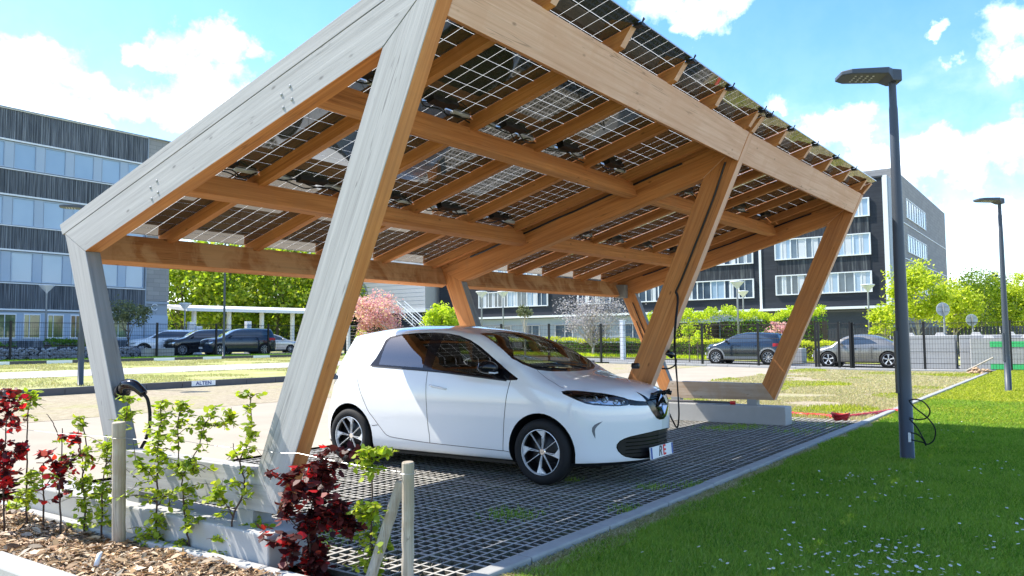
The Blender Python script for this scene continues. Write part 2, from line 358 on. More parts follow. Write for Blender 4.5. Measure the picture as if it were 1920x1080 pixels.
def beam(name, poly, x0, x1, axis, mats, parent, faces=None, bev=.004, seed=0):
    """prism of a yz polygon between x0 and x1; grain runs along axis ('x' or a yz direction). mats: near(-x), far, rim..."""
    n = len(poly); V = [(x0, p[0], p[1]) for p in poly] + [(x1, p[0], p[1]) for p in poly]
    F = [tuple(range(n)), tuple(range(2*n-1, n-1, -1))]
    F += [(i, n+i, n+(i+1) % n, (i+1) % n) for i in range(n)]
    # orientation fix
    a = sum(poly[i][0]*poly[(i+1) % n][1]-poly[(i+1) % n][0]*poly[i][1] for i in range(n))
    if a > 0: F = [f[::-1] for f in F]
    G = []
    for v in V:
        if isinstance(axis, str): G.append((v[0]+seed*3.7, v[1]+seed*1.3, v[2]))
        else:
            d = np.array(axis)/np.linalg.norm(axis); q = np.array(v[1:]); G.append((float(q@d)+seed*3.7, float(q@np.array([-d[1], d[0]]))+seed*1.31, v[0]))
    mi = faces if faces is not None else [0]*len(F)
    o = obj(name, V, F, mats, parent, False, mi, None, None, G)
    return bevel(o, bev) if bev else o
WO, WL, WS, WG, WB, WSI = 'wood_orange', 'wood_larch', 'wood_silver', 'wood_grey', 'wood_brown', 'wood_sill'
for k, (fx, dy, dz) in enumerate(FX):
    d = np.array([dy, dz]); f = lambda *P: [tuple(p+d) for p in P]
    # rim order follows the polygon edges
    M1 = [WO, WS, WG, WL, WB]
    near = 1 if k == 0 else 0
    fr = bpy.data.objects.new('portal_frame', None); COL.objects.link(fr); fr.parent = carport; fr.empty_display_size = .2
    lowmat = 4 if k else 1
    beam('rafter', f(Q2, Q3, PF, PR), fx, fx+T, SL, M1, fr, [near, 0, 0, 2, 2, 2] if k == 0 else [near, 0, 0, 3, 0, 2], seed=k+1)
    beam('front_leg', f(Q3, PF, Q4, Q5), fx+.001, fx+T-.001, FL, M1, fr, [near, 0, 2, 0 if k == 0 else 3, 2, 4], seed=k+4)
    beam('rear_leg', f(Q2, PR, Q7, Q6), fx+.0005, fx+T-.0005, RLd, M1, fr, [near, 0, 2 if k == 0 else 0, 2, 2, 2], seed=k+7)
    beam('sill_beam', f(Q5, Q4, Q7, Q6), fx, fx+T, (1, 0), [WSI if k else WS, WS, WG, WL, WB], fr, [0, 0, 4, 2, 4, 1], seed=k+10)
    # plank carrying the panels above the rafter
    beam('edge_plank', [tuple(rs(-.335, OFF+.006)+d), tuple(rs(-.365, .372)+d), tuple(rs(4.26, .372)+d), tuple(rs(4.10, OFF+.006)+d)], fx+.004, fx+T-.03, SL, M1, fr, [near, 0, 2, 2, 1, 2] if k == 0 else [near, 0, 3, 3, 3, 0], seed=k+14)
    for (yy, s0) in ((0, 0.7), (0, 2.42)):
        if k == 0:
            for (ds, do) in ((-.045, .06), (.045, .075), (-.04, .15), (.05, .165)):
                mb = MB(); p = rs((1.06 if s0 < 1 else 2.62)+ds, do-.01); mb.lathe([(.0, -.007), (.007, -.007), (.011, -.004), (.011, .002)], 8, 'x', (fx, p[0], p[1])); mb.build('bolt', 'grey_paint', fr)
    for yy in (1.62, 2.95):
        mb = MB(); mb.box(fx-.01, fx+T+.01, yy-.08, yy+.08, .222+dz, .315+dz); mb.build('base_plate', 'grey_paint', fr)
bays = [(T, FX[1][0], FX[0], FX[1]), (FX[1][0]+T, FX[2][0], FX[1], FX[2])]
def slant(name, poly, x0, x1, A, B, mats, faces=None, seed=0, bev=.004):
    """beam between two frames whose small offsets differ"""
    o = beam(name, poly, x0, x1, 'x', mats, carport, faces, bev, seed)
    n = len(poly)
    for i, v in enumerate(o.data.vertices):
        q = A if i < n else B; v.co.y += q[1]; v.co.z += q[2]
    return o
for b, (x0, x1, A, B) in enumerate(bays):
    # fascia: outer face flush with the legs
    fb = isect(Q4, FL, np.array([0, 3.205]), np.array([1., 0])); up = FL; nrm = np.array([FL[1], -FL[0]]); nrm = nrm if nrm[0] > 0 else -nrm
    p = [fb+up*.0+nrm*.004, fb+up*.315+nrm*.004, fb+up*.315+nrm*.10, fb+nrm*.10]
    slant('fascia_beam', [tuple(q) for q in p], x0, x1, A, B, [WL, WO], [1, 1, 0, 0, 1, 1], seed=20+b)
    rb = np.array([3.997, 2.10]); dn = np.array([RLd[1], -RLd[0]])
    p = [rb, rb+RLd*.265, rb+RLd*.265+dn*.09, rb+dn*.09]
    slant('purlin', [tuple(q) for q in p], x0, x1, A, B, ['wood_stained', WO], [1, 1, 0, 1, 1, 1], seed=24+b)
    for s0, sd in ((1.12, 30), (2.69, 34)):
        p = [rs(s0, .112), rs(s0, .285), rs(s0-.10, .285), rs(s0-.10, .112)]
        slant('purlin', [tuple(q) for q in p], x0, x1, A, B, [WO], [0]*6, seed=sd+b)
def droof(x):
    if x < FX[1][0]: t = x/FX[1][0]; a, b = FX[0], FX[1]
    else: t = min(1, (x-FX[1][0])/(FX[2][0]-FX[1][0])); a, b = FX[1], FX[2]
    return np.array([a[1]+(b[1]-a[1])*t, a[2]+(b[2]-a[2])*t])
JX = [.95, 1.90, 2.85, 3.76, 4.68, 5.62, 6.55, 7.48, 8.42, 9.36]
for i, jx in enumerate(JX):
    d = droof(jx)
    beam('joist', [tuple(rs(-.36, OFF+.002)+d), tuple(rs(-.40, .368)+d), tuple(rs(4.27, .368)+d), tuple(rs(4.14, OFF+.002)+d)], jx-.035, jx+.035, SL, [WO, WL], carport, [0, 0, 0, 0, 1, 0], seed=40+i, bev=0)
# panels: three rows of cells; white strips stand for daylight through clear gaps
PX = [.02, .95, 1.90, 2.85, 3.76, 4.69, 5.62, 6.55, 7.48, 8.42, 9.40]
ROWS = [(-.39, 1.125), (1.150, 2.70), (2.725, 4.33)]
m, t = newmat('pv_cell'); o_ = objco(t)
bsdf(t, mixc(t, noise(t, o_, .9, 3), (.045, .046, .038), (.07, .07, .06)), .03, 0, .9, .6)
m, t = newmat('pv_gap'); oo = nd(t, 'ShaderNodeOutputMaterial'); a1 = nd(t, 'ShaderNodeBsdfTranslucent'); a1.inputs[0].default_value = (.85, .86, .86, 1)
a2 = nd(t, 'ShaderNodeBsdfDiffuse'); a2.inputs[0].default_value = (.8, .8, .8, 1); a3 = nd(t, 'ShaderNodeMixShader'); a3.inputs[0].default_value = .35
t.links.new(a1.outputs[0], a3.inputs[1]); t.links.new(a2.outputs[0], a3.inputs[2]); t.links.new(a3.outputs[0], oo.inputs[0])
for r_, (s0, s1) in enumerate(ROWS):
    for i in range(10):
        xa, xb = PX[i]+.012, PX[i+1]-.012
        if i == 9: xb = 9.70
        d0, d1 = droof(xa), droof(xb); W = xb-xa; Ls = s1-s0
        nx = 6; ns = 10; g = .0022; mb = MB()
        def P(x, s, off): q = rs(s, off)+d0+(d1-d0)*((x-xa)/W); return (x, q[0], q[1])
        for a in range(nx):
            for c in range(ns):
                xx0, xx1 = xa+W*a/nx+g, xa+W*(a+1)/nx-g; ss0, ss1 = s0+Ls*c/ns+g, s0+Ls*(c+1)/ns-g
                V = [P(xx0, ss0, .376), P(xx1, ss0, .376), P(xx1, ss1, .376), P(xx0, ss1, .376)]
                V2 = [P(xx0, ss0, .380), P(xx1, ss0, .380), P(xx1, ss1, .380), P(xx0, ss1, .380)]
                mb.add(V+V2, [(0, 1, 2, 3), (7, 6, 5, 4)], 0)
        for a in range(nx+1):
            x_ = min(max(xa+W*a/nx, xa+g), xb-g); mb.add([P(x_-g, s0, .377), P(x_+g, s0, .377), P(x_+g, s1, .377), P(x_-g, s1, .377)], [(0, 1, 2, 3)], 1)
        for c in range(ns+1):
            s_ = min(max(s0+Ls*c/ns, s0+g), s1-g)
            for a in range(nx):
                xx0, xx1 = xa+W*a/nx+g, xa+W*(a+1)/nx-g
                mb.add([P(xx0, s_-g, .3775), P(xx1, s_-g, .3775), P(xx1, s_+g, .3775), P(xx0, s_+g, .3775)], [(0, 1, 2, 3)], 1)
        for a in range(1, nx):
            for c in range(1, ns):
                xc_, sc_ = xa+W*a/nx, s0+Ls*c/ns; k_ = .009
                mb.add([P(xc_-k_, sc_, .3755), P(xc_, sc_-k_, .3755), P(xc_+k_, sc_, .3755), P(xc_, sc_+k_, .3755)], [(0, 1, 2, 3)], 1)
        # thin aluminium-white edge all round
        for (sa, sb) in ((s0-.004, s0), (s1, s1+.004)):
            V = [P(xa, sa, .372), P(xb, sa, .372), P(xb, sb, .372), P(xa, sb, .372), P(xa, sa, .385), P(xb, sa, .385), P(xb, sb, .385), P(xa, sb, .385)]
            mb.add(V, [(0, 3, 2, 1), (4, 5, 6, 7), (0, 1, 5, 4), (1, 2, 6, 5), (2, 3, 7, 6), (3, 0, 4, 7)], 2)
        pn = mb.build('solar_panel', ['pv_cell', 'pv_gap', 'alu'], carport)
        if r_ > 0:
            jb = MB(); xc = (xa+xb)/2
            for (dx, w_, hh) in ((-.05, .10, .05), (.10, .06, .035)):
                a_, b_ = xc+dx-w_, xc+dx+w_; V = [P(a_, s0+.03, .376-hh), P(b_, s0+.03, .376-hh), P(b_, s0+.10, .376-hh), P(a_, s0+.10, .376-hh), P(a_, s0+.03, .376), P(b_, s0+.03, .376), P(b_, s0+.10, .376), P(a_, s0+.10, .376)]
                jb.add(V, [(0, 3, 2, 1), (0, 1, 5, 4), (1, 2, 6, 5), (2, 3, 7, 6), (3, 0, 4, 7)], 0)
            for q_ in range(2):
                pts = []; xs = np.linspace(xa+.05, xb-.05, 7)
                for x_ in xs: pts.append(P(x_, s0-.03+.08*random.random(), .30+.07*random.random()))
                jb.tube(smooth_path(pts, 4), .006, 5)
            jb.build('junction_box', 'black_plastic', pn)
            cb = MB()
            for (u0, u1) in ((xa+.04, xa+.30), (xb-.26, xb-.03)):
                cb = MB(); V = [P(u0, s0-.030, .355), P(u1, s0-.030, .355), P(u1, s0-.002, .355), P(u0, s0-.002, .355), P(u0, s0-.030, .372), P(u1, s0-.030, .372), P(u1, s0-.002, .372), P(u0, s0-.002, .372)]
                cb.add(V, [(0, 3, 2, 1), (0, 1, 5, 4), (1, 2, 6, 5), (2, 3, 7, 6), (3, 0, 4, 7)], 0); cb.build('gap_light_bar', 'trim_white', pn)  # white bar drawn for the daylight showing through the row gap
        elif True:
            pass
for i, jx in enumerate(JX[:-1]+[4.9]):
    d = droof(jx); mb = MB(); q = rs(4.33, .375)+d; y, z = q
    mb.box(jx-.03, jx+.03, y-.02, y+.05, z-.035, z-.012); mb.tube([(jx, y, z-.02), (jx-.015, y-.03, z+.02)], .005, 6); mb.tube([(jx, y, z-.02), (jx+.02, y-.02, z+.024)], .005, 6)
    mb.build('panel_clamp', 'black_plastic', carport)
# long cable channels tucked along the frame-side joists, cable down the middle leg, sockets
def legpt(fr, t, off, xo):   # point on a front leg: t from foot to top, off inward from the outer face
    a = Q4+(PF-Q4)*t+np.array([.913, .409])*off; return (FX[fr][0]+xo, a[0]+FX[fr][1], a[1]+FX[fr][2])
mb = MB()
def onx(u, v, X): d = _F+_R*(u-960)/FPX-_U*(v-540)/FPX; return CAM+d*(X-CAM[0])/d[0]
pts = [onx(u, v, FX[1][0]-.012) for u, v in ((1360, 304), (1336, 376), (1303, 460), (1281, 516), (1267, 547))]
mb.tube(smooth_path(pts, 5), .011, 6); CABLE_TOP = pts[-1]
mb.build('leg_cable', 'black_plastic', carport)
for k in (1, 2):
    mb = MB(); mb.tube([(FX[k][0]-.016, *(rs(s_, .25+.004*math.sin(9*s_))+np.array(FX[k][1:]))) for s_ in np.linspace(.25, 3.3, 14)], .012, 6)
    mb.build('rafter_cable', 'black_plastic', carport)
mb = MB(); a = Q6+(Q2-Q6)*.95; 
pts = [(FX[2][0]-.012, *(Q6+(Q2-Q6)*t_+dn*.10+np.array(FX[2][1:]))) for t_ in np.linspace(.92, .2, 6)]
mb.tube(pts, .008, 6); pts2 = [(FX[2][0]-.012, *(Q6+(Q2-Q6)*t_+dn*.17+np.array(FX[2][1:]))) for t_ in np.linspace(.72, .15, 6)]; mb.tube(pts2, .008, 6)
mb.build('leg_cable', 'black_plastic', carport)
ib = MB(); c = np.array([FX[2][0]-.06, 3.93, 2.23]); ib.box(c[0]-.06, c[0]+.06, c[1]-.10, c[1]+.10, c[2]-.11, c[2]+.13)
bevel(ib.build('inverter_box', 'grey_box', carport), .01, 2)
# concrete strip footings (stay where they are: things of their own)
for k, lab in enumerate(('white concrete footing strip under the silvered near frame beside the planting bed', 'concrete footing strip under the middle frame behind the white car', 'concrete footing strip under the far frame by the red hose')):
    fx, dy, dz = FX[k]; mb = MB()
    zt = .225+dz
    mb.box(-.16, .18, (-1.86, -1.72, -2.05)[k], 1.25, 0, zt)
    o = mb.build('footing', 'concrete_white' if k == 0 else 'concrete', None, loc=(fx+.04, 3.1, -.004)); bevel(o, .012, 2)
    tag(o, lab, 'footing', 'concrete footings of the carport')
# ------------------------------------------------------------ cars
def ip(x, tab):
    """smooth (monotone-ish cubic) table interpolation"""
    xs = np.array([a for a, _ in tab], float); ys = np.array([b for _, b in tab], float)
    d = np.diff(ys)/np.diff(xs); m = np.zeros(len(xs)); m[1:-1] = np.where(d[:-1]*d[1:] > 0, 2*d[:-1]*d[1:]/(d[:-1]+d[1:]+1e-12), 0); m[0], m[-1] = d[0], d[-1]
    x = np.clip(x, xs[0], xs[-1]); i = np.clip(np.searchsorted(xs, x)-1, 0, len(xs)-2)
    h = xs[i+1]-xs[i]; t = (x-xs[i])/h
    return (2*t**3-3*t**2+1)*ys[i]+(t**3-2*t**2+t)*h*m[i]+(-2*t**3+3*t**2)*ys[i+1]+(t**3-t**2)*h*m[i+1]
def smax(a, b, k):
    h = np.maximum(k-np.abs(a-b), 0)/k; return np.maximum(a, b)+h*h*k*.25
CITY = dict(a0=-2.62, a1=.02, zc=.62, wb=2.588, rw=.31, hw_max=.865,
    top=[(-3.3, 1.40), (-3.05, 1.455), (-2.8, 1.50), (-2.4, 1.543), (-1.95, 1.562), (-1.5, 1.553), (-1.15, 1.515), (-.93, 1.466), (-.6, 1.315), (-.3, 1.165), (-.12, 1.078), (.02, 1.038), (.2, 1.005), (.43, .965), (.65, .918), (.80, .872), (.86, .845), (.95, .80), (1.1, .70)],
    crown=[(-3.3, .30), (-2.0, .27), (-1.2, .25), (-.9, .10), (-.6, .03), (-.3, .06), (0, .13), (.3, .20), (.6, .22), (.9, .15)],
    side=[(.15, .78), (.22, .815), (.30, .842), (.40, .852), (.52, .860), (.62, .866), (.78, .862), (.92, .845), (1.0, .822), (1.08, .795), (1.16, .757), (1.25, .715), (1.35, .66), (1.45, .595), (1.52, .545), (1.6, .49)],
    taper=[(-3.3, .90), (-2.9, .97), (-2.4, 1.0), (-.1, 1.0), (.4, .985), (.9, .93)],
    ctaper=[(-3.3, .85), (-2.9, .92), (-2.3, .985), (-1.6, 1.0), (0, 1)],
    fy=[(0, .870), (.2, .850), (.35, .80), (.42, .76), (.5, .715), (.6, .645), (.7, .555), (.78, .46), (.83, .36), (.87, .2), (.95, -.2)],
    fz=[(.15, -.13), (.2, -.06), (.25, -.02), (.35, -.012), (.5, .0), (.62, .006), (.72, .0), (.80, -.02), (.88, -.08), (1.0, -.2)],
    ry=[(0, -3.25), (.3, -3.235), (.5, -3.20), (.65, -3.13), (.75, -3.04), (.82, -2.93), (.87, -2.75), (.95, -2.4)],
    rz=[(.15, .10), (.25, .02), (.5, 0), (.62, .02), (.8, .07), (.95, .11), (1.05, .15), (1.15, .20), (1.3, .285), (1.4, .33), (1.46, .28), (1.52, .35)], zb=.19)
def carf(P, X, y, z):
    ay = np.abs(y)
    hw = ip(z, P['side'])*ip(X, P['taper'])*np.where(z > .95, 1+(ip(X, P['ctaper'])-1)*np.clip((z-.95)/.25, 0, 1), 1)
    side = ay-hw
    top = (z-ip(X, P['top'])+ip(X, P['crown'])*ay**2.4)*.9
    fr = X-(ip(ay, P['fy'])+ip(z, P['fz']))
    re = (ip(ay, P['ry'])+ip(z, P['rz']))-X
    f = smax(side, top, .055); f = smax(f, smax(fr*.8, re*.85, .01), .07)
    return smax(f, P['zb']-z, .05)
def car_grid(P, nA=144, nM=84, nC=26):
    a0, a1, zc = P['a0'], P['a1'], P['zc']; rows = []
    for i in range(nC, 0, -1): rows.append((a0, -math.pi/2*i/nC))
    for i in range(nM+1): rows.append((a0+(a1-a0)*i/nM, 0))
    for i in range(1, nC+1): rows.append((a1, math.pi/2*i/nC))
    th = np.linspace(0, 2*math.pi, nA, endpoint=False)
    V = []
    O = []; D = []
    for X0, ph in rows:
        if abs(abs(ph)-math.pi/2) < 1e-6:
            O.append((X0, 0, zc)); D.append((math.copysign(1, ph), 0, 0)); continue
        for a in th:
            O.append((X0, 0, zc)); D.append((math.sin(ph), math.cos(ph)*math.sin(a), math.cos(ph)*math.cos(a)))
    O = np.array(O); D = np.array(D); lo = np.zeros(len(O)); hi = np.full(len(O), 2.2)
    for _ in range(34):
        mid = (lo+hi)/2; X = O+D*mid[:, None]; f = carf(P, X[:, 0], X[:, 1], X[:, 2]); lo = np.where(f < 0, mid, lo); hi = np.where(f < 0, hi, mid)
    V = O+D*((lo+hi)/2)[:, None]
    F = []; n = nA; R_ = len(rows)-2
    for k in range(n): F.append((0, 1+k, 1+(k+1) % n))
    for i in range(R_-1):
        b = 1+i*n
        for k in range(n): F.append((b+k, b+n+k, b+n+(k+1) % n, b+(k+1) % n))
    b = 1+(R_-1)*n; e = 1+R_*n
    for k in range(n): F.append((b+(k+1) % n, b+k, e))
    return V, F
def pip(x, y, poly):
    c = False; n = len(poly)
    for i in range(n):
        x1, y1 = poly[i]; x2, y2 = poly[(i+1) % n]
        if (y1 > y) != (y2 > y) and x < (x2-x1)*(y-y1)/(y2-y1)+x1: c = not c
    return c
S2 = math.sqrt(.5)
PROJ = {'side': (lambda v: (v.x, v.z), [Vector((1, 0, 0)), Vector((0, 0, 1))]),
        'top': (lambda v: (v.x, v.y), [Vector((1, 0, 0)), Vector((0, 1, 0))]),
        'front': (lambda v: (v.y, v.z), [Vector((0, 1, 0)), Vector((0, 0, 1))]),
        'qr': (lambda v: ((v.x+v.y)*S2, v.z), [Vector((S2, S2, 0)), Vector((0, 0, 1))]),
        'ql': (lambda v: ((v.x-v.y)*S2, v.z), [Vector((S2, -S2, 0)), Vector((0, 0, 1))])}
def cut(bm, pj, poly, flt, mi):
    """cut faces along a polygon outline seen in projection pj, then give the faces inside the index mi"""
    fn, (a, b) = PROJ[pj]; n = len(poly)
    for i in range(n):
        p, q = poly[i], poly[(i+1) % n]
        mx_ = .03; x0, x1 = min(p[0], q[0])-mx_, max(p[0], q[0])+mx_; y0, y1 = min(p[1], q[1])-mx_, max(p[1], q[1])+mx_
        sel = []
        for f in bm.faces:
            c = f.calc_center_median()
            if not flt(c, f.normal): continue
            u = fn(c)
            if x0 <= u[0] <= x1 and y0 <= u[1] <= y1: sel.append(f)
        if not sel: continue
        es = {e for f in sel for e in f.edges}; vs_ = {v for f in sel for v in f.verts}
        no = a*(-(q[1]-p[1]))+b*(q[0]-p[0]); co = a*p[0]+b*p[1]
        if no.length < 1e-7: continue
        bmesh.ops.bisect_plane(bm, geom=sel+list(es)+list(vs_), dist=2e-5, plane_co=co, plane_no=no.normalized())
    for f in bm.faces:
        c = f.calc_center_median()
        if flt(c, f.normal) and pip(*fn(c), poly): f.material_index = mi
def rnd_poly(poly, it=1):
    for _ in range(it):
        o = []
        for i in range(len(poly)):
            p, q = poly[i], poly[(i+1) % len(poly)]
            o += [(p[0]*.75+q[0]*.25, p[1]*.75+q[1]*.25), (p[0]*.25+q[0]*.75, p[1]*.25+q[1]*.75)]
        poly = o
    return poly
def circle(cx_, cy_, r, n=28): return [(cx_+r*math.cos(2*math.pi*i/n), cy_+r*math.sin(2*math.pi*i/n)) for i in range(n)]
def extract(bm, cond, name, mats, parent, offset=0, thick=0):
    vm = {}; V = []; F = []; mi = []
    for f in bm.faces:
        if not cond(f): continue
        idx = []
        for v in f.verts:
            if v.index not in vm: vm[v.index] = len(V); V.append(tuple(v.co+v.normal*offset))
            idx.append(vm[v.index])
        F.append(tuple(idx)); mi.append(0)
    if not F: return None
    return obj(name, V, F, mats, parent, True, mi)
def wheel(parent, x, y, z, r, w, rr, side, style, tyre_w=None):
    """hub disc with tyre and rim as sub-parts; side=+-1 is the outer direction along local y"""
    mb = MB(); s = side
    mb.lathe([(.0, -s*w*.3), (rr*.97, -s*w*.3), (rr*.98, s*w*.05), (rr*.5, s*w*.10), (rr*.25, s*w*.22), (.0, s*w*.24)], 40, 'y')
    hub = mb.build('wheel', 'rim_dark', parent, True, loc=(x, y, z))
    t_ = MB(); hw = w/2
    pr = [(rr, -hw*.85), (rr+.02, -hw*.98), (r-.045, -hw), (r-.014, -hw*.86), (r, -hw*.55), (r, -hw*.1), (r-.006, -hw*.06), (r-.006, hw*.06), (r, hw*.1), (r, hw*.55), (r-.014, hw*.86), (r-.045, hw), (rr+.02, hw*.98), (rr, hw*.85)]
    t_.lathe(pr, 56, 'y', closed=True); t_.build('tyre', 'rubber', hub, True)
    g = MB(); yo = s*w*.40
    g.lathe([(rr*1.0, s*w*.46), (rr*1.0, s*w*.30), (rr*.97, s*w*.30), (rr*.965, s*w*.44), (rr*.975, s*w*.47)], 56, 'y', closed=True)
    def blade(a0, pts):      # pts: list of (radius, angle offset left, angle offset right)
        V = []; n = len(pts)
        for q, al, ar in pts:
            for aa in (al, ar):
                for yy in (s*w*(.40-.10*(1-q)), s*w*(.30-.10*(1-q))):
                    A = a0+aa; V.append((q*rr*math.cos(A)*s, yy, q*rr*math.sin(A)))
        F = []
        for i in range(n-1):
            b = i*4; F += [(b, b+4, b+6, b+2), (b+1, b+3, b+7, b+5), (b, b+1, b+5, b+4), (b+2, b+6, b+7, b+3)]
        g.add(V, F, 0)
    if style == 'blade':
        for k in range(4):
            a = R(98+90*k)
            blade(a, [(.16, -.02, .10), (.35, .045, .095), (.55, .04, .08), (.66, -.04, .08), (.78, -.20, .09), (.96, -.38, .10)])
            blade(a, [(.16, -.16, -.04), (.35, -.09, -.045), (.55, -.085, -.05), (.66, -.10, -.05)])
            blade(a+R(47), [(.16, -.12, .12), (.4, -.020, .020), (.96, -.011, .011)])
    elif style == 'star':
        for k in range(5):
            blade(R(90+72*k), [(.14, -.35, .35), (.4, -.20, .20), (.7, -.17, .17), (.96, -.22, .22)])
    else:
        for k in range(10):
            blade(R(90+36*k), [(.14, -.18, .18), (.5, -.06, .06), (.96, -.05, .05)])
    g.lathe([(.0, s*w*.27), (rr*.13, s*w*.27), (rr*.16, s*w*.25), (rr*.17, s*w*.18)], 20, 'y', m=1)
    g.build('rim', ['rim_silver', 'chrome'], hub)
    return hub

def ribbon(bvh, pts, ray, width, name, mat, parent, off=.0015, ret=None):
    """thin strip along a path projected on the body; pts are 3D starts, ray the direction"""
    P = []; d = Vector(ray).normalized()
    for p in pts:
        h = bvh.ray_cast(Vector(p)-d*1.0, d)
        if h[0] is not None: P.append((h[0], h[1]))
    if len(P) < 2: return
    V = []; F = []
    for i, (p, n) in enumerate(P):
        t_ = (P[min(i+1, len(P)-1)][0]-P[max(i-1, 0)][0]).normalized(); s_ = t_.cross(n).normalized()*width/2
        V += [tuple(p+s_+n*off), tuple(p-s_+n*off)]
    for i in range(len(P)-1): F.append((2*i, 2*i+1, 2*i+3, 2*i+2))
    (ret.add(V, F) if ret is not None else obj(name, V, F, mat, parent, True))
def dens(pts, step=.03):
    o = []
    for a, b in zip(pts[:-1], pts[1:]):
        n = max(1, int(math.dist(a, b)/step)); o += [tuple(a[k]+(b[k]-a[k])*i/n for k in range(len(a))) for i in range(n)]
    return o+[tuple(pts[-1])]

# ---- the white electric hatchback
car = thing('hatchback_car', 'small white electric hatchback parked nose to the kerb and charging under the timber carport', 'car')
HEAD = R(90.648)       # direction nose -> tail
cr_ = np.array([math.cos(HEAD), math.sin(HEAD)]); lat_ = np.array([math.sin(HEAD), -math.cos(HEAD)])
org = np.array([3.194, 1.458])+lat_*(.865-.03)
car.location = (org[0], org[1], 0.0); car.rotation_euler = (0, 0, math.atan2(-cr_[1], -cr_[0]))
V, F = car_grid(CITY, 160, 96, 30)
bm = bmesh.new(); bv = [bm.verts.new(v) for v in V]; bm.verts.ensure_lookup_table()
for f in F: bm.faces.new([bv[i] for i in f])
bmesh.ops.recalc_face_normals(bm, faces=bm.faces)
bm.normal_update()
bvh = BVHTree.FromBMesh(bm)
# indices: 0 paint 1 dlo black 2 side glass front 3 side glass rear 4 windscreen 5 screen border 6 headlight 7 strip 8 badge 9 grille 10 removed 11 underside 12 rear screen 13 rear lamp 14 grille lip
sidef = lambda c, n: abs(c.y) > .35 and abs(n.y) > .3
DLO = [(-2.34, 1.105), (-2.28, 1.20), (-2.245, 1.30), (-2.235, 1.395), (-2.19, 1.435), (-2.05, 1.458), (-1.8, 1.472), (-1.55, 1.475), (-1.35, 1.462), (-1.18, 1.436), (-1.0, 1.388), (-.85, 1.325), (-.7, 1.245), (-.55, 1.16), (-.40, 1.075), (-.27, 1.005), (-.28, .99), (-.37, .985), (-.7, 1.01), (-1.0, 1.035), (-1.34, 1.06), (-1.8, 1.082), (-2.2, 1.098)]
cut(bm, 'side', DLO, sidef, 1)
GR = [(-2.200, 1.122), (-2.205, 1.22), (-2.200, 1.37), (-2.17, 1.412), (-2.03, 1.44), (-1.8, 1.455), (-1.575, 1.459), (-1.545, 1.30), (-1.535, 1.095)]
GF = [(-1.405, 1.083), (-1.395, 1.25), (-1.385, 1.45), (-1.32, 1.445), (-1.18, 1.418), (-1.0, 1.37), (-.86, 1.305), (-.72, 1.23), (-.60, 1.16), (-.60, 1.022), (-1.0, 1.055)]
cut(bm, 'side', GR, sidef, 3); cut(bm, 'side', GF, sidef, 2)
topf = lambda c, n: c.z > .98 and n.z > .25 and abs(n.y) < .75
SC = [(-.98, -.50), (-.955, -.30), (-.945, 0), (-.955, .30), (-.98, .50), (-.80, .575), (-.60, .645), (-.42, .712), (-.30, .69), (-.19, .60), (-.11, .42), (-.055, .2), (-.045, 0), (-.055, -.2), (-.11, -.42), (-.19, -.60), (-.30, -.69), (-.42, -.712), (-.60, -.645), (-.80, -.575)]
cut(bm, 'top', SC, topf, 5)
ins = [(-.955, -.475), (-.93, -.28), (-.92, 0), (-.93, .28), (-.955, .475), (-.80, .54), (-.60, .61), (-.43, .665), (-.34, .635), (-.25, .55), (-.19, .40), (-.15, .2), (-.14, 0), (-.15, -.2), (-.19, -.40), (-.25, -.55), (-.34, -.635), (-.43, -.665), (-.60, -.61), (-.80, -.54)]
cut(bm, 'top', ins, topf, 4)
HL = rnd_poly([(-.445, .889), (-.33, .903), (-.15, .888), (.034, .864), (.222, .815), (.225, .785), (.213, .757), (.10, .752), (.0, .757), (-.19, .772), (-.30, .815)], 1)
for q, sg in (('qr', -1), ('ql', 1)):
    fl = lambda c, n, sg=sg: c.x > -.1 and c.y*sg > .02 and c.z > .4
    cut(bm, q, HL, fl, 6)
    cut(bm, q, [(-.36, .876), (-.20, .868), (.03, .842), (.19, .805), (.20, .775), (.10, .768), (-.02, .775), (-.16, .79), (-.28, .83)], fl, 15)
    cut(bm, q, [(.222, .812), (.30, .795), (.40, .785), (.46, .78), (.46, .742), (.38, .745), (.28, .750), (.218, .757)], lambda c, n, sg=sg: c.x > .1 and c.y*sg > .1 and c.z > .4, 7)
frf = lambda c, n: c.x > .3 and n.x > .2
BG = [(-.27, .875), (-.19, .80), (-.12, .83), (-.07, .85), (.07, .85), (.12, .83), (.19, .80), (.27, .875), (.235, .76), (.185, .68), (.11, .615), (.05, .595), (-.05, .595), (-.11, .615), (-.185, .68), (-.235, .76)]
cut(bm, 'front', BG, lambda c, n: c.x > .55 and n.x > .02, 8)
GRL = rnd_poly([(-.565, .385), (-.52, .44), (-.40, .468), (-.2, .487), (0, .492), (.2, .487), (.40, .468), (.52, .44), (.565, .385), (.53, .315), (.45, .268), (.25, .245), (-.25, .245), (-.45, .268), (-.53, .315)], 1)
cut(bm, 'front', [(p[0]*1.012, (p[1]-.36)*1.05+.36) for p in GRL], frf, 14); cut(bm, 'front', GRL, frf, 9)
lowside = lambda c, n: abs(c.y) > .42 and abs(n.y) > .2 and c.z < .75
for cx0 in (0, -2.588): cut(bm, 'side', circle(cx0-.003, .315, .368, 36), lambda c, n: abs(c.y) > .3 and c.z < .75, 10)
cut(bm, 'side', [(-4, .0), (2, .0), (2, .232), (.5, .232), (-.4, .205), (-2.2, .205), (-2.9, .24), (-4, .25)], lambda c, n: True, 11)
rearf = lambda c, n: c.x < -2.6 and n.x < -.15
cut(bm, 'front', [(-.60, 1.06), (-.50, 1.36), (.50, 1.36), (.60, 1.06)], rearf, 12)
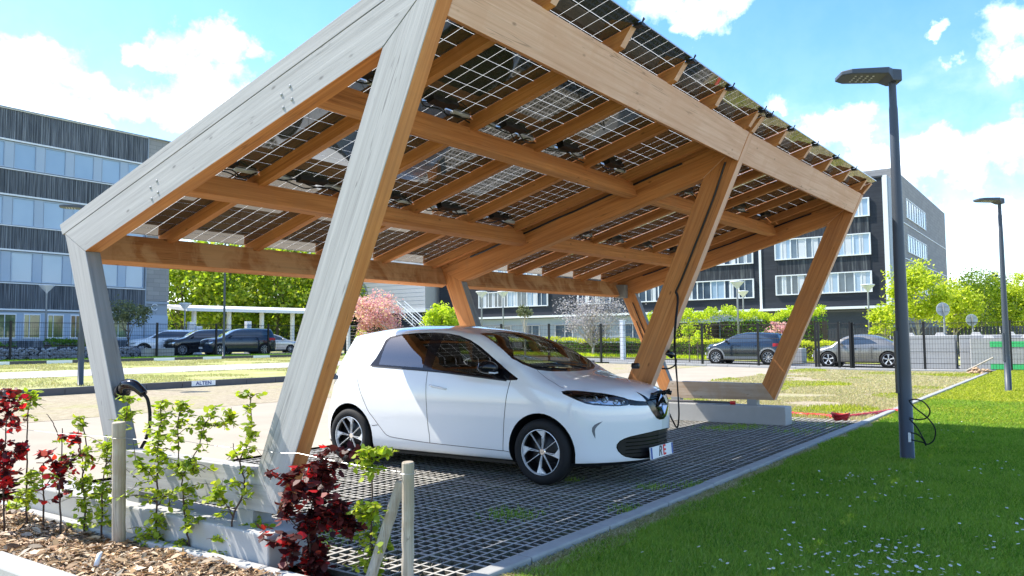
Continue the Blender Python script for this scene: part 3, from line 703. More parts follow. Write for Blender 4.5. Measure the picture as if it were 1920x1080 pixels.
cut(bm, 'side', rnd_poly([(-3.2, .80), (-2.94, .86), (-2.80, .96), (-2.86, 1.0), (-3.2, .99)]), lambda c, n: c.x < -2.6 and abs(c.y) > .45, 13)
bm.verts.index_update(); bm.normal_update(); bm.verts.ensure_lookup_table()
for v in bm.verts: pass
obj_body = extract(bm, lambda f: f.material_index == 0, 'body', 'paint_white', car)

extract(bm, lambda f: f.material_index == 4, 'windscreen', 'screen_glass', car)
extract(bm, lambda f: f.material_index == 5, 'windscreen_surround', 'black_gloss', car)
for sg in (-1, 1):
    extract(bm, lambda f: f.material_index == 1 and f.calc_center_median().y*sg > 0, 'window_trim', 'black_gloss', car)
    extract(bm, lambda f: f.material_index == 7 and f.calc_center_median().y*sg > 0, 'nose_strip', 'black_gloss', car)
    extract(bm, lambda f: f.material_index == 2 and f.calc_center_median().y*sg > 0, 'front_window', 'car_glass', car)
    extract(bm, lambda f: f.material_index == 3 and f.calc_center_median().y*sg > 0, 'rear_window', 'car_glass', car)
    hl = extract(bm, lambda f: f.material_index in (6, 15) and f.calc_center_median().y*sg > 0, 'headlight', 'lamp_glass', car)
    # reflector bowl and black housing behind the lens
    extract(bm, lambda f: f.material_index == 6 and f.calc_center_median().y*sg > 0, 'housing', 'black_gloss', hl, -.012)
    extract(bm, lambda f: f.material_index == 15 and f.calc_center_median().y*sg > 0, 'bowl', 'headlamp_inner', hl, -.04)
    mb = MB()
    for (q, z_, r_) in ((-.02, .815, .030), (-.115, .825, .024), (.085, .79, .022), (.16, .785, .016), (-.21, .842, .016)):
        # place on the lens, pushed in
        d = Vector((-S2, -sg*S2, 0)); st = Vector((q*S2, sg*(-q)*S2*-1*-1, z_))
        base = Vector((q*S2, -sg*q*S2*-1, z_))
        base = Vector((S2*q, sg*S2*(-q), z_)) if True else base
        h = bvh.ray_cast(base+Vector((S2, sg*S2, 0))*2, d)
        if h[0] is None: continue
        c = h[0]+d*.03; ax = -d
        e1 = ax.cross(Vector((0, 0, 1))).normalized(); e2 = ax.cross(e1)
        rings = []
        for rr_, dd in ((.3, -.02), (.8, -.012), (1.0, .008)):
            rings.append([tuple(c+ax*dd+(e1*math.cos(k*math.pi/8)+e2*math.sin(k*math.pi/8))*r_*rr_) for k in range(16)])
        Vv = [v for rg in rings for v in rg]; Ff = [tuple(range(16))]+[(i*16+k, i*16+(k+1) % 16, (i+1)*16+(k+1) % 16, (i+1)*16+k) for i in range(2) for k in range(16)]
        mb.add(Vv, Ff)
    if hl: mb.build('reflector', 'headlamp_inner', hl, True)
badge = extract(bm, lambda f: f.material_index == 8, 'nose_panel', 'black_gloss', car, .004)
gr = extract(bm, lambda f: f.material_index == 9, 'grille', 'black_plastic', car, -.03)
extract(bm, lambda f: f.material_index == 14, 'surround', 'black_gloss', gr, .002)
extract(bm, lambda f: f.material_index == 11, 'underbody', 'black_plastic', car)
extract(bm, lambda f: f.material_index == 12, 'rear_screen', 'black_gloss', car)
for sg in (-1, 1): extract(bm, lambda f: f.material_index == 13 and f.calc_center_median().y*sg > 0, 'tail_light', 'lamp_glass', car)
# dark lining behind the painted cabin shell
extract(bm, lambda f: f.material_index in (0, 1, 5, 12) and -3.1 < f.calc_center_median().x < -.02 and f.calc_center_median().z > .62, 'lining', 'interior', obj_body, -.018)
# grille slats
mb = MB()
for z_ in (.30, .335, .37, .405, .44):
    ribbon(bvh, [(2, y_, z_) for y_ in np.linspace(-.47, .47, 40)], (-1, 0, 0), .007, 'slat', 'black_gloss', None, -.016, mb)
mb.build('slat', 'black_gloss', gr)
# wheel wells
mb = MB()
for cx0 in (0, -2.588):
    for sg in (-1, 1):
        n = 24; V_ = []; ya, yb = (.852 if cx0 == 0 else .858)*sg, .50*sg
        prof = [ip(np.array([cx0+.372*math.cos(a)]), CITY['taper'])[0] for a in np.linspace(-.35, math.pi+.35, n)]
        for i, a in enumerate(np.linspace(-.35, math.pi+.35, n)):
            X = cx0-.003+.372*math.cos(a); Z = .315+.372*math.sin(a)
            h = bvh.ray_cast(Vector((cx0-.003+.371*math.cos(a), sg*2, max(.2, Z))), Vector((0, -sg, 0)))
            yo = abs(h[0].y)-.004 if h[0] is not None else .8
            V_ += [(X, sg*yo, Z), (X, yb, Z)]
        mb.add(V_, [(2*i, 2*i+1, 2*i+3, 2*i+2) for i in range(n-1)], 0)
        mb.add([(cx0-.003+.372*math.cos(a), yb, .315+.372*math.sin(a)) for a in np.linspace(-.35, math.pi+.35, n)], [tuple(range(n))], 0)
        mb.build('wheel_arch_liner', 'black_plastic', car); mb = MB()
mb = MB(); mb.box(-3.05, .50, -.56, .56, .16, .20); mb.box(-2.2, -.42, -.66, .66, .14, .17); mb.build('floor_pan', 'black_plastic', car)
# door gaps and hood line
mb = MB()
for sg in (-1, 1):
    ray = (0, -sg, 0)
    for line in ([(-.355, .985), (-.375, .88), (-.39, .79), (-.405, .65), (-.42, .52), (-.443, .296)],
                 [(-1.452, 1.07), (-1.438, .93), (-1.425, .80), (-1.41, .65), (-1.40, .48), (-1.388, .40), (-1.387, .309)],
                 [(-2.50, .99), (-2.46, .93), (-2.40, .814), (-2.33, .70), (-2.27, .61), (-2.19, .53), (-2.11, .45), (-2.028, .372), (-1.98, .35), (-1.90, .336), (-1.6, .318), (-1.387, .309), (-1.0, .302), (-.443, .294)],
                 [(-.443, .296), (-.37, .288)], [(-2.13, .46), (-2.17, .455), (-2.22, .448)]):
        L3 = [(a, sg*1.0, b) for a, b in smooth_path([(a, b) for a, b in line], 6)]
        ribbon(bvh, L3, ray, .0065, '', '', None, .0012, mb)
    hood = [(-.20, -.585), (-.185, -.605), (-.15, -.625), (-.09, -.645), (-.02, -.675), (.07, -.70), (.15, -.73), (.20, -.735)]
    ribbon(bvh, [(a, -sg*b, 2.0) for a, b in smooth_path(hood, 5)], (0, 0, -1), .0065, '', '', None, .0012, mb)
ribbon(bvh, [(-.36+.03*k, -.80+.0*k, 2.0) for k in range(1)], (0, 0, -1), .005, '', '', None, .001, mb)
mb.build('panel_gap', 'stem', car)
# black moulding line below the windows
for sg in (-1, 1):
    mb = MB(); ribbon(bvh, [(a, sg, b) for a, b in smooth_path([(-2.30, 1.099), (-1.8, 1.077), (-1.34, 1.055), (-1.0, 1.03), (-.7, 1.005), (-.40, .981)], 8)], (0, -sg, 0), .014, '', '', None, .004, mb)
    mb.build('waist_moulding', 'black_plastic', car)
# charging flap / nose emblem: open diamond in bright metal
def onfront(y_, z_, off=0):
    h = bvh.ray_cast(Vector((2, y_, z_)), Vector((-1, 0, 0))); return h[0]+Vector((off, 0, 0))
cb = onfront(.0, .735).x
mb = MB()
def ring4(outer, inner, xo, xi, m=0):
    n = 4; V_ = [(xo if False else xi, p[0], p[1]) for p in outer]+[(xo, (p[0]+q[0])/2, (p[1]+q[1])/2) for p, q in zip(outer, inner)]+[(xi, q[0], q[1]) for q in inner]
    F_ = []
    for r_ in range(2):
        for k in range(n): F_.append((r_*n+k, r_*n+(k+1) % n, (r_+1)*n+(k+1) % n, (r_+1)*n+k))
    mb.add(V_, F_, m)
O4 = [(0, .842), (-.105, .728), (0, .608), (.105, .728)]; I4 = [(0, .772), (-.036, .728), (0, .684), (.036, .728)]
ring4(O4, I4, cb+.036, cb+.004); mb.add([(cb+.003, p[0], p[1]) for p in I4], [(0, 1, 2, 3)], 1)
mb.build('emblem', ['chrome', 'black_gloss'], badge)
mb = MB(); mb.tube(smooth_path([(cb-.035, -.125, .838), (cb-.008, -.06, .862), (cb-.004, .0, .868), (cb-.008, .06, .862), (cb-.035, .125, .838)], 4), .012, 8); mb.build('charging_flap', 'black_gloss', badge, True)
# number plate with its letters
pl_ = MB(); pl_.box(-.006, .006, -.26, .26, -.056, .056, 0); pl_.box(.0062, .0066, -.257, -.222, -.053, .053, 1); pl_.box(.0062, .0066, .222, .257, -.053, .053, 1)
px_ = onfront(0, .30).x+.012
po = pl_.build('number_plate', ['plate_white', 'plate_blue'], car, loc=(px_-.002, .0, .290)); po.rotation_euler = (0, R(-4), 0)
Mt = Matrix(((0, 0, 1, .008), (1, 0, 0, -.022), (0, 1, 0, 0), (0, 0, 0, 1)))
text_mesh('R', .135, 'text_dark', po, Matrix(((0, 0, 1, .008), (1, 0, 0, -.050), (0, 1, 0, 0), (0, 0, 0, 1))), shear=.30, bold=.002)
text_mesh('E', .135, 'text_red', po, Matrix(((0, 0, 1, .008), (1, 0, 0, .050), (0, 1, 0, 0), (0, 0, 0, 1))), bold=.004)
# boomerang accents, bonnet badge script, side letters
for sg in (-1, 1):
    mb = MB(); pts = [(-.068, .618), (-.105, .607), (-.145, .588), (-.168, .562), (-.170, .53), (-.158, .497), (-.138, .462), (-.140, .50), (-.143, .53), (-.138, .552), (-.118, .578), (-.09, .60)]
    d = Vector((-S2, -sg*S2, 0)); V_ = []
    for q, z_ in pts:
        h = bvh.ray_cast(Vector((S2*q, -sg*S2*q, z_))+Vector((S2, sg*S2, 0))*2, d)
        V_.append(h[0]-d*.003)
    n = len(V_); mb.add([tuple(v) for v in V_]+[tuple(v+d*.012) for v in V_], [tuple(range(n))]+[(i, n+i, n+(i+1) % n, (i+1) % n) for i in range(n)])
    mb.build('bumper_accent', 'accent_dark', car)
mb = MB()
for k in range(3):
    ribbon(bvh, [(.52+.05*t_, -.08-.055*k-.02*t_*0, 2) for t_ in np.linspace(0, 1, 5)], (0, 0, -1), .008, '', '', None, .002, mb)
# door handles
for sg in (-1, 1):
    mb = MB(); P_ = []
    h0 = bvh.ray_cast(Vector((-1.27, sg*2, .90)), Vector((0, -sg, 0)))[0]
    yb_ = abs(h0.y)
    mb.tube(smooth_path([(-1.385, sg*(yb_-.004), .914), (-1.34, sg*(yb_+.026), .910), (-1.25, sg*(yb_+.03), .898), (-1.175, sg*(yb_+.02), .885), (-1.155, sg*(yb_-.004), .882)], 5), .012, 10)
    mb.build('door_handle', 'paint_white', car, True)
# mirrors
for sg in (-1, 1):
    mb = MB(); V_ = []; nn = 14; mm = 10
    for i in range(mm+1):
        t_ = -1+2*i/mm
        for k in range(nn):
            a = 2*math.pi*k/nn; e = math.sqrt(max(0, 1-abs(t_)**2.6))
            hx = .085*(1.0-.25*t_); V_.append((-.60+hx*e*math.cos(a)+.04*(1-t_*t_), sg*(.91+.125*t_), 1.102+.070*e*math.sin(a)*(1.1 if math.sin(a) > 0 else .8)+.015*t_))
    F_ = [(i*nn+k, i*nn+(k+1) % nn, (i+1)*nn+(k+1) % nn, (i+1)*nn+k) for i in range(mm) for k in range(nn)]
    mb.add(V_, F_); mb.box(-.56, -.49, sg*.79 if sg < 0 else .74, sg*.74 if sg < 0 else .84, 1.03, 1.075)
    mr = mb.build('wing_mirror', 'black_gloss', car, True)
    mb = MB(); mb.tube([(-.49, sg*.86, 1.062), (-.482, sg*.92, 1.058), (-.50, sg*.985, 1.066)], .008, 6); mb.build('indicator', 'white_paint', mr)
# interior
mb = MB(); mb.box(-.62, -.10, -.66, .66, .75, .95); mb.box(-.62, -.35, -.66, .66, .93, 1.0); bevel(mb.build('dashboard', 'interior', car), .04, 3)
mb = MB(); mb.box(-2.4, -.1, -.74, .74, .28, .34); mb.build('cabin_floor', 'interior', car)
for (sx, sy) in ((-1.25, -.37), (-1.25, .37), (-2.05, -.37), (-2.05, .37)):
    mb = MB(); mb.box(sx-.25, sx+.25, sy-.25, sy+.25, .42, .60)
    V_ = [(sx-.22, sy-.24, .55), (sx-.06, sy-.24, .55), (sx-.06, sy+.24, .55), (sx-.22, sy+.24, .55), (sx-.40, sy-.20, 1.13), (sx-.30, sy-.20, 1.13), (sx-.30, sy+.20, 1.13), (sx-.40, sy+.20, 1.13)]
    mb.add(V_, [(0, 3, 2, 1), (4, 5, 6, 7), (0, 1, 5, 4), (1, 2, 6, 5), (2, 3, 7, 6), (3, 0, 4, 7)]); mb.box(sx-.42, sx-.32, sy-.13, sy+.13, 1.15, 1.34)
    bevel(mb.build('seat', 'seat_fabric', car), .035, 3)
mb = MB(); c = Vector((-.72, .37, .93)); ax = Vector((-.9, 0, .43)).normalized(); e1 = Vector((0, 1, 0)); e2 = ax.cross(e1)
mb.tube([c+(e1*math.cos(a)+e2*math.sin(a))*.18 for a in np.linspace(0, 2*math.pi, 25)], .016, 8, caps=False); mb.tube([c-e1*.17, c, c+e1*.17], .02, 6); mb.tube([c, c-ax*-.0+Vector((.25, 0, -.12))], .03, 6)
mb.build('steering_wheel', 'black_plastic', car, True)
mb = MB(); mb.box(-.86, -.84, -.10, .10, 1.30, 1.36); bevel(mb.build('rear_view_mirror', 'black_plastic', car), .008, 2)
# wipers
mb = MB()
for (a, b) in (((-.16, .35), (-.28, -.25)), ((-.14, -.10), (-.26, -.62))):
    pts = []
    for t_ in np.linspace(0, 1, 9):
        h = bvh.ray_cast(Vector((a[0]+(b[0]-a[0])*t_, a[1]+(b[1]-a[1])*t_, 2)), Vector((0, 0, -1)))[0]; pts.append(h+Vector((.008, 0, .014)))
    mb.tube(pts, .008, 5)
mb.build('wiper', 'black_plastic', car)
mb = MB(); mb.tube([(-2.75, 0, 1.505), (-2.83, 0, 1.56), (-2.93, 0, 1.60)], .006, 6, rs=[.010, .006, .003]); mb.build('aerial', 'black_plastic', car)
for cx0 in (0.0, -2.588):
    for sg in (-1, 1): wheel(car, cx0, sg*.765, .312, .312, .195, .217, sg, 'blade')
bm.free()
# ---- other parked cars
def variant(wb, foh, roh, H, W, top, rear_slope=None, r=.33):
    s = W/1.73; zs = H/1.562; P = dict(CITY)
    P['fy'] = [(a*s, b-.915+foh) for a, b in CITY['fy']]; P['ry'] = [(a*s, b+3.25-(wb+roh)) for a, b in CITY['ry']]
    P['side'] = [(z*zs, v*s) for z, v in CITY['side']]; P['fz'] = [(z*zs, v) for z, v in CITY['fz']]
    P['rz'] = [(z*zs, v) for z, v in (rear_slope or CITY['rz'])]
    P['top'] = top; P['a0'] = -wb-.03; P['taper'] = [(x-(wb-2.588) if x < -2 else x, v) for x, v in CITY['taper']]
    P['ctaper'] = [(x-(wb-2.588) if x < -2 else x, v) for x, v in CITY['ctaper']]; P['wb'] = wb; P['zb'] = .22; P['r'] = r; P['W'] = W; P['foh'] = foh; P['roh'] = roh; P['H'] = H
    return P
def make_car(name, label, P, paintm, loc, rz, dlo, screen, style='multi', cladding=None, lamp_z=.80, group='cars parked beyond the fences', tail=None, scale_=1.0):
    t = thing(name, label, 'car', loc, rz, group)
    V, F = car_grid(P, 72, 44, 14)
    bm = bmesh.new(); bv = [bm.verts.new(v) for v in V]
    for f in F: bm.faces.new([bv[i] for i in f])
    bmesh.ops.recalc_face_normals(bm, faces=bm.faces); bm.normal_update(); bvh_ = BVHTree.FromBMesh(bm)
    wb = P['wb']; r = P['r']; W = P['W']
    zb_ = min(z for _, z in dlo)-.05
    if cladding:
        for cx0 in (0, -wb): cut(bm, 'side', circle(cx0, r, r+.13, 24), lambda c, n: abs(c.y) > .4 and c.z < .95, 8)
        cut(bm, 'side', [(-6, .1), (3, .1), (3, .36), (-6, .36)], lambda c, n: True, 8)
    cut(bm, 'side', dlo, lambda c, n: abs(c.y) > .35 and abs(n.y) > .3, 1)
    cut(bm, 'top', screen, lambda c, n: c.z > .95 and n.z > .2 and abs(n.y) < .75, 4)
    for q, sg in (('qr', -1), ('ql', 1)):
        o_ = (P['foh']-.915)*S2
        cut(bm, q, [(-.35+o_, lamp_z+.05), (.18+o_, lamp_z), (.18+o_, lamp_z-.08), (-.2+o_, lamp_z-.06)], lambda c, n, sg=sg: c.x > .0 and c.y*sg > .02 and c.z > .4, 6)
    cut(bm, 'front', [(-.42, lamp_z-.05), (.42, lamp_z-.05), (.38, lamp_z-.33), (-.38, lamp_z-.33)], lambda c, n: c.x > .3 and n.x > .3, 9)
    rf = lambda c, n: c.x < -wb and n.x < -.15
    cut(bm, 'front', [(-.58, P['H']*.70), (-.48, P['H']*.88), (.48, P['H']*.88), (.58, P['H']*.70)], rf, 12)
    for sg in (-1, 1):
        cut(bm, 'front', [(sg*.42, .86*P['H']/1.56), (sg*1.0, .86*P['H']/1.56), (sg*1.0, 1.0*P['H']/1.56), (sg*.42, 1.0*P['H']/1.56)], lambda c, n: c.x < -wb-.25 and c.y*sg > 0, 13)
    for cx0 in (0, -wb): cut(bm, 'side', circle(cx0, r, r+.055, 28), lambda c, n: abs(c.y) > .3 and c.z < .85, 10)
    bm.verts.index_update(); bm.normal_update()
    body = extract(bm, lambda f: f.material_index == 0, 'body', paintm, t)
    if cladding: extract(bm, lambda f: f.material_index == 8, 'wheel_arch_cladding', cladding, t)
    for sg in (-1, 1):
        extract(bm, lambda f: f.material_index == 1 and f.calc_center_median().y*sg > 0, 'side_window', 'window_dark', t)
        extract(bm, lambda f: f.material_index == 6 and f.calc_center_median().y*sg > 0, 'headlight', 'headlamp_inner', t)
        extract(bm, lambda f: f.material_index == 13 and f.calc_center_median().y*sg > 0, 'tail_light', 'red_hose', t)
    extract(bm, lambda f: f.material_index == 4, 'windscreen', 'window_dark', t); extract(bm, lambda f: f.material_index == 9, 'grille', 'black_plastic', t); extract(bm, lambda f: f.material_index == 12, 'rear_screen', 'window_dark', t)
    mb = MB(); mb.box(-wb-P['roh']+.25, P['foh']-.35, -W*.38, W*.38, .2, .5)
    for cx0 in (0, -wb):
        for sg in (-1, 1):
            mb.lathe([(r+.06, .46), (r+.06, W*.47), (r+.045, W*.47), (r+.045, .46)], 24, 'y', (cx0, 0 if sg > 0 else -W*.47-.46, r), closed=True)
            mb.box(cx0-r, cx0+r, sg*.45-.02, sg*.45+.02, .25, r*2)
    mb.build('underbody', 'black_plastic', t)
    for sg in (-1, 1):
        mb = MB(); mx = dlo_front(dlo); mb.lathe([(.0, -.10), (.05, -.09), (.07, 0), (.05, .09), (0, .10)], 12, 'y', (mx, sg*(W/2+.07), zb_+.10)); mb.build('wing_mirror', 'black_gloss' if cladding else paintm, t, True)
        mb = MB()
        for hx in (-.45*wb, -.85*wb+.15):
            mb = MB()
            h = bvh_.ray_cast(Vector((hx, sg*2, zb_-.12)), Vector((0, -sg, 0)))[0]
            if h: mb.tube([h+Vector((-.09, sg*.012, 0)), h+Vector((.09, sg*.012, 0))], .012, 6)
            for zz_ in (0,):
                pts = [(hx+.13, sg*2, z_) for z_ in np.linspace(.36, zb_, 8)]
                ribbon(bvh_, pts, (0, -sg, 0), .012, '', '', None, .003, mb)
            if mb.V: mb.build('door_handle', 'black_gloss', t)
    xp = bvh_.ray_cast(Vector((3, 0, .48)), Vector((-1, 0, 0)))[0].x; xr = bvh_.ray_cast(Vector((-8, 0, .62)), Vector((1, 0, 0)))[0].x
    for x_, sgn in ((xp, 1), (xr, -1)):
        mb = MB(); mb.box(x_-.02, x_+.02, -.26, .26, .43 if sgn > 0 else .57, .54 if sgn > 0 else .68); mb.build('number_plate', 'plate_white', t)
    for cx0 in (0.0, -wb):
        for sg in (-1, 1): wheel(t, cx0, sg*(W/2-.11), r, r, .22, r*.70, sg, style)
    bm.free(); t.scale = (scale_, scale_, scale_); return t
def dlo_front(d): return max(x for x, z in d)-.18
def scr(x0t, x1b, w0, w1): return [(x0t, -w0), (x0t+.03, 0), (x0t, w0), (x1b-.35, w1), (x1b-.12, w1*.7), (x1b, 0), (x1b-.12, -w1*.7), (x1b-.35, -w1)]
suv_top = [(-4.0, 1.45), (-3.5, 1.60), (-2.9, 1.655), (-2.2, 1.67), (-1.5, 1.655), (-1.1, 1.60), (-.6, 1.36), (-.2, 1.16), (0, 1.12), (.5, 1.06), (.8, .98), (.95, .86), (1.2, .6)]
suv_rz = [(.15, .10), (.25, .02), (.5, 0), (.8, .03), (1.0, .06), (1.15, .12), (1.3, .20), (1.45, .27), (1.6, .3)]
suv_dlo = [(-3.05, 1.22), (-2.95, 1.42), (-2.6, 1.52), (-1.4, 1.55), (-1.1, 1.50), (-.75, 1.34), (-.42, 1.13), (-1.3, 1.13), (-2.3, 1.16)]
P_suv = variant(2.74, .93, .90, 1.66, 1.84, suv_top, suv_rz, .35)
faceL = math.pi          # nose towards -x
def cz(y): return hgt(y)
def gp(u, D): p = at(u, 640, D); return (p[0], p[1], hgt(p[1]))
make_car('estate_car', 'dark navy suv nearest the left fence, just before the leaning timber leg', P_suv, 'paint_navy', gp(404, 51), R(164), suv_dlo, scr(-1.18, -.08, .52, .70), 'multi', scale_=1.05)
make_car('estate_car', 'black suv with glossy bonnet between the white suv and the navy one', P_suv, 'paint_black', gp(335, 53.2), R(163), suv_dlo, scr(-1.18, -.08, .52, .70), 'multi', scale_=1.05)
make_car('estate_car', 'white suv with black lower bumper parked beside the left building', variant(2.66, .93, .83, 1.61, 1.84, suv_top, suv_rz, .35), 'paint_white', gp(266, 54), R(158), suv_dlo, scr(-1.18, -.08, .52, .70), 'multi', 'black_plastic', scale_=1.05)
hatch_top = [(-3.6, 1.20), (-3.1, 1.38), (-2.6, 1.46), (-2.0, 1.50), (-1.4, 1.49), (-1.0, 1.42), (-.5, 1.18), (-.2, 1.04), (0, 1.0), (.5, .93), (.8, .85), (1.1, .6)]
hatch_dlo = [(-2.75, 1.02), (-2.65, 1.2), (-2.35, 1.33), (-1.5, 1.40), (-1.1, 1.35), (-.75, 1.2), (-.42, 1.0), (-1.3, 1.0)]
make_car('compact_car', 'beige city car parked behind the navy suv', variant(2.5, .82, .65, 1.50, 1.68, hatch_top, None, .30), 'paint_beige', gp(540, 63), R(-25), hatch_dlo, scr(-1.05, -.08, .5, .66))
make_car('estate_car', 'white crossover seen from behind, left of the pink blossom tree', variant(2.6, .85, .75, 1.60, 1.78, [(a+.14 if a < -2 else a, b*.965) for a, b in suv_top], suv_rz, .34), 'paint_white', (46.5, 47.5, cz(47)), R(38), [(a+.1, b*.965) for a, b in suv_dlo], scr(-1.18, -.08, .52, .70), 'multi', 'black_plastic')
make_car('compact_car', 'white hatchback visible through the windscreen of the charging car', variant(2.55, .85, .70, 1.50, 1.74, hatch_top, None, .32), 'paint_white', (43.0, 33.2, cz(33)), R(-62), hatch_dlo, scr(-1.05, -.08, .5, .66))
kona_top = [(-3.7, 1.22), (-3.2, 1.42), (-2.7, 1.51), (-2.1, 1.55), (-1.5, 1.555), (-1.1, 1.50), (-.6, 1.27), (-.2, 1.10), (0, 1.06), (.5, .98), (.75, .90), (1.0, .7)]
kona_dlo = [(-2.80, 1.13), (-2.55, 1.28), (-2.2, 1.38), (-1.5, 1.44), (-1.15, 1.40), (-.8, 1.25), (-.42, 1.05), (-1.3, 1.07)]
make_car('crossover_car', 'dark blue grey crossover with grey wheel arches parked behind the right fence', variant(2.60, .83, .75, 1.55, 1.80, kona_top, None, .335), 'paint_bluegrey', (36.1, 12.1, cz(12)), R(90), kona_dlo, scr(-1.15, -.08, .52, .70), 'multi', 'grey_paint', .78)
btop = [(-3.5, .80), (-3.15, .98), (-2.8, 1.14), (-2.4, 1.30), (-1.9, 1.43), (-1.4, 1.485), (-1.0, 1.46), (-.6, 1.32), (-.25, 1.10), (-.1, 1.0), (.1, .98), (.5, .90), (.8, .76), (1.0, .55)]
bdlo = [(-2.12, 1.04), (-1.85, 1.20), (-1.5, 1.33), (-1.2, 1.36), (-.95, 1.33), (-.7, 1.22), (-.42, 1.0), (-1.2, 1.0)]
make_car('coupe_car', 'bronze grey rounded coupe with star alloy wheels behind the right fence', variant(2.54, .90, .84, 1.49, 1.81, btop, [(.15, .10), (.25, .02), (.5, 0), (.62, .03), (.8, .12), (.95, .3), (1.1, .5), (1.3, .9), (1.5, 1.3)], .34), 'paint_grey', (36.0, 6.7, 0.04), R(90), bdlo, scr(-.95, -.10, .5, .68), 'star', None, .76)
# swollen wings of the coupe come from its own arches
# ------------------------------------------------------------ ground and paving
def sheet(name, x0, x1, y0, y1, dz, mat, nx=2, ny=None, kind='structure', edge=0.0, extra=None):
    ys = list(np.linspace(y0, y1, ny or max(2, int((y1-y0)/1.0)+1)))
    for b in (4, 4+.56/.0155):
        if y0 < b < y1: ys.append(b)
    ys = sorted(ys); xs = np.linspace(x0, x1, nx)
    V = [(x, y, hgt(y)+dz+(extra(x, y) if extra else 0)) for y in ys for x in xs]; n = len(xs)
    F = [(j*n+i, j*n+i+1, (j+1)*n+i+1, (j+1)*n+i) for j in range(len(ys)-1) for i in range(n-1)]
    o = obj(name, V, F, mat, None, True); o['kind'] = kind; return o
# dry grass and soil mix for the general terrain
m, t = newmat('terrain'); o_ = objco(t)
c1 = ramp(t, noise(t, o_, .35, 6, .6), [(.36, (.42, .37, .25)), (.50, (.36, .35, .16)), (.60, (.32, .40, .08)), (.75, (.22, .32, .05))])
c2 = ramp(t, noise(t, o_, 14, 5, .7), [(.35, (.20, .17, .10)), (.6, (.60, .54, .38))])
bsdf(t, mixc(t, .38, c1, c2), .95, 0, .2, 0, noise(t, o_, 30, 4), .6, .03)
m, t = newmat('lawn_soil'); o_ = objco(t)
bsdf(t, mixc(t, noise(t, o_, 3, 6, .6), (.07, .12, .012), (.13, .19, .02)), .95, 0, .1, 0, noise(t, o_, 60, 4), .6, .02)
m, t = newmat('dry_bays'); o_ = objco(t)
c1 = ramp(t, noise(t, o_, .55, 6, .65), [(.40, (.33, .27, .19)), (.54, (.34, .29, .17)), (.62, (.29, .30, .08)), (.72, (.22, .27, .04))])
c2 = ramp(t, noise(t, mapv(t, o_, (.8, 4.2, 1)), 7, 6, .75), [(.36, (.10, .08, .05)), (.47, (.34, .28, .19)), (.60, (.52, .45, .34))])
bsdf(t, mixc(t, .58, c1, c2), .95, 0, .2, 0, noise(t, o_, 26, 4), .7, .03)
m, t = newmat('green_strip'); o_ = objco(t)
c1 = ramp(t, noise(t, o_, .6, 6, .65), [(.36, (.42, .38, .24)), (.50, (.38, .37, .15)), (.66, (.25, .30, .06))])
c2 = ramp(t, noise(t, o_, 12, 5, .7), [(.33, (.22, .24, .05)), (.62, (.58, .58, .25))])
bsdf(t, mixc(t, .4, c1, c2), .95, 0, .2, 0, noise(t, o_, 26, 4), .7, .03)
m, t = newmat('grid_soil'); o_ = objco(t)
c1 = ramp(t, noise(t, o_, 5, 6, .65), [(.36, (.035, .032, .028)), (.52, (.08, .07, .05)), (.64, (.06, .08, .025)), (.72, (.24, .20, .14))])
bsdf(t, mixc(t, .35, c1, mixc(t, noise(t, o_, 60, 3), (.03, .03, .025), (.4, .36, .28))), .95, 0, .2, 0, noise(t, o_, 80, 4), .8, .02)
m, t = newmat('grid_rib'); o_ = objco(t)
bsdf(t, mixc(t, noise(t, o_, 4, 6, .6), (.26, .25, .235), (.56, .54, .50)), .9, 0, .25, 0, noise(t, o_, 90, 3), .4, .004)
m, t = newmat('mulch_soil'); o_ = objco(t)
bsdf(t, ramp(t, noise(t, o_, 18, 6, .7), [(.35, (.10, .07, .045)), (.5, (.30, .22, .14)), (.66, (.52, .42, .30))]), .95, 0, .2, 0, noise(t, o_, 50, 5, .7), .9, .03)
m, t = newmat('asphalt'); o_ = objco(t)
bsdf(t, mixc(t, noise(t, o_, 8, 6, .6), (.16, .16, .16), (.26, .26, .255)), .95, 0, .2)

sheet('ground', -700, 900, -500, 900, -.06, 'terrain', 9, 60)
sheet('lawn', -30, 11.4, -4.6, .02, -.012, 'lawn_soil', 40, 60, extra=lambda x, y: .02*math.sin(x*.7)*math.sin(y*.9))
sheet('lawn', 11.4, 200, -4.6, .02, -.012, 'green_strip', 60, 60, extra=lambda x, y: .02*math.sin(x*.7)*math.sin(y*.9))  # paler lawn past the roof shadow: sunlight put into the colour
sheet('path', -60, 200, -16, -4.62, .0, 'aisle', 4, 12)  # unseen pale paving added behind the camera for neutral bounce light
sheet('road', -60, 200, -60, -16.1, -.02, 'asphalt', 4, 12)  # unseen asphalt added farther back, for the same neutral bounce
sheet('parking_paving', .14, 32, .12, 5.35, -.036, 'grid_soil', 3)
sheet('dry_grass_bays', 10.9, 31.6, .14, 6.9, -.004, 'dry_bays', 3)
sheet('aisle', -30, 32, 5.35, 11.2, .0, 'aisle', 4)
sheet('far_bays', -30, 31.6, 11.2, 16.62, .004, 'dry_bays', 4)
sheet('grass_strip', -30, 31.6, 16.8, 23.4, .05, 'green_strip', 4)
sheet('path', -60, 31.6, 23.4, 27.6, .058, 'path_white', 4)
sheet('grass_strip', -60, 31.6, 27.6, 34.4, .05, 'green_strip', 4)
sheet('grass_strip', -60, 33.0, 34.6, 40.5, .06, 'green_strip', 4)
sheet('road', -60, 33.0, 40.6, 49.6, .02, 'asphalt', 4)
sheet('road', 33.5, 39.0, -30, 49.6, .0, 'asphalt', 4)
sheet('grass_strip', 39.0, 62, -30, 46, .05, 'green_strip', 4)
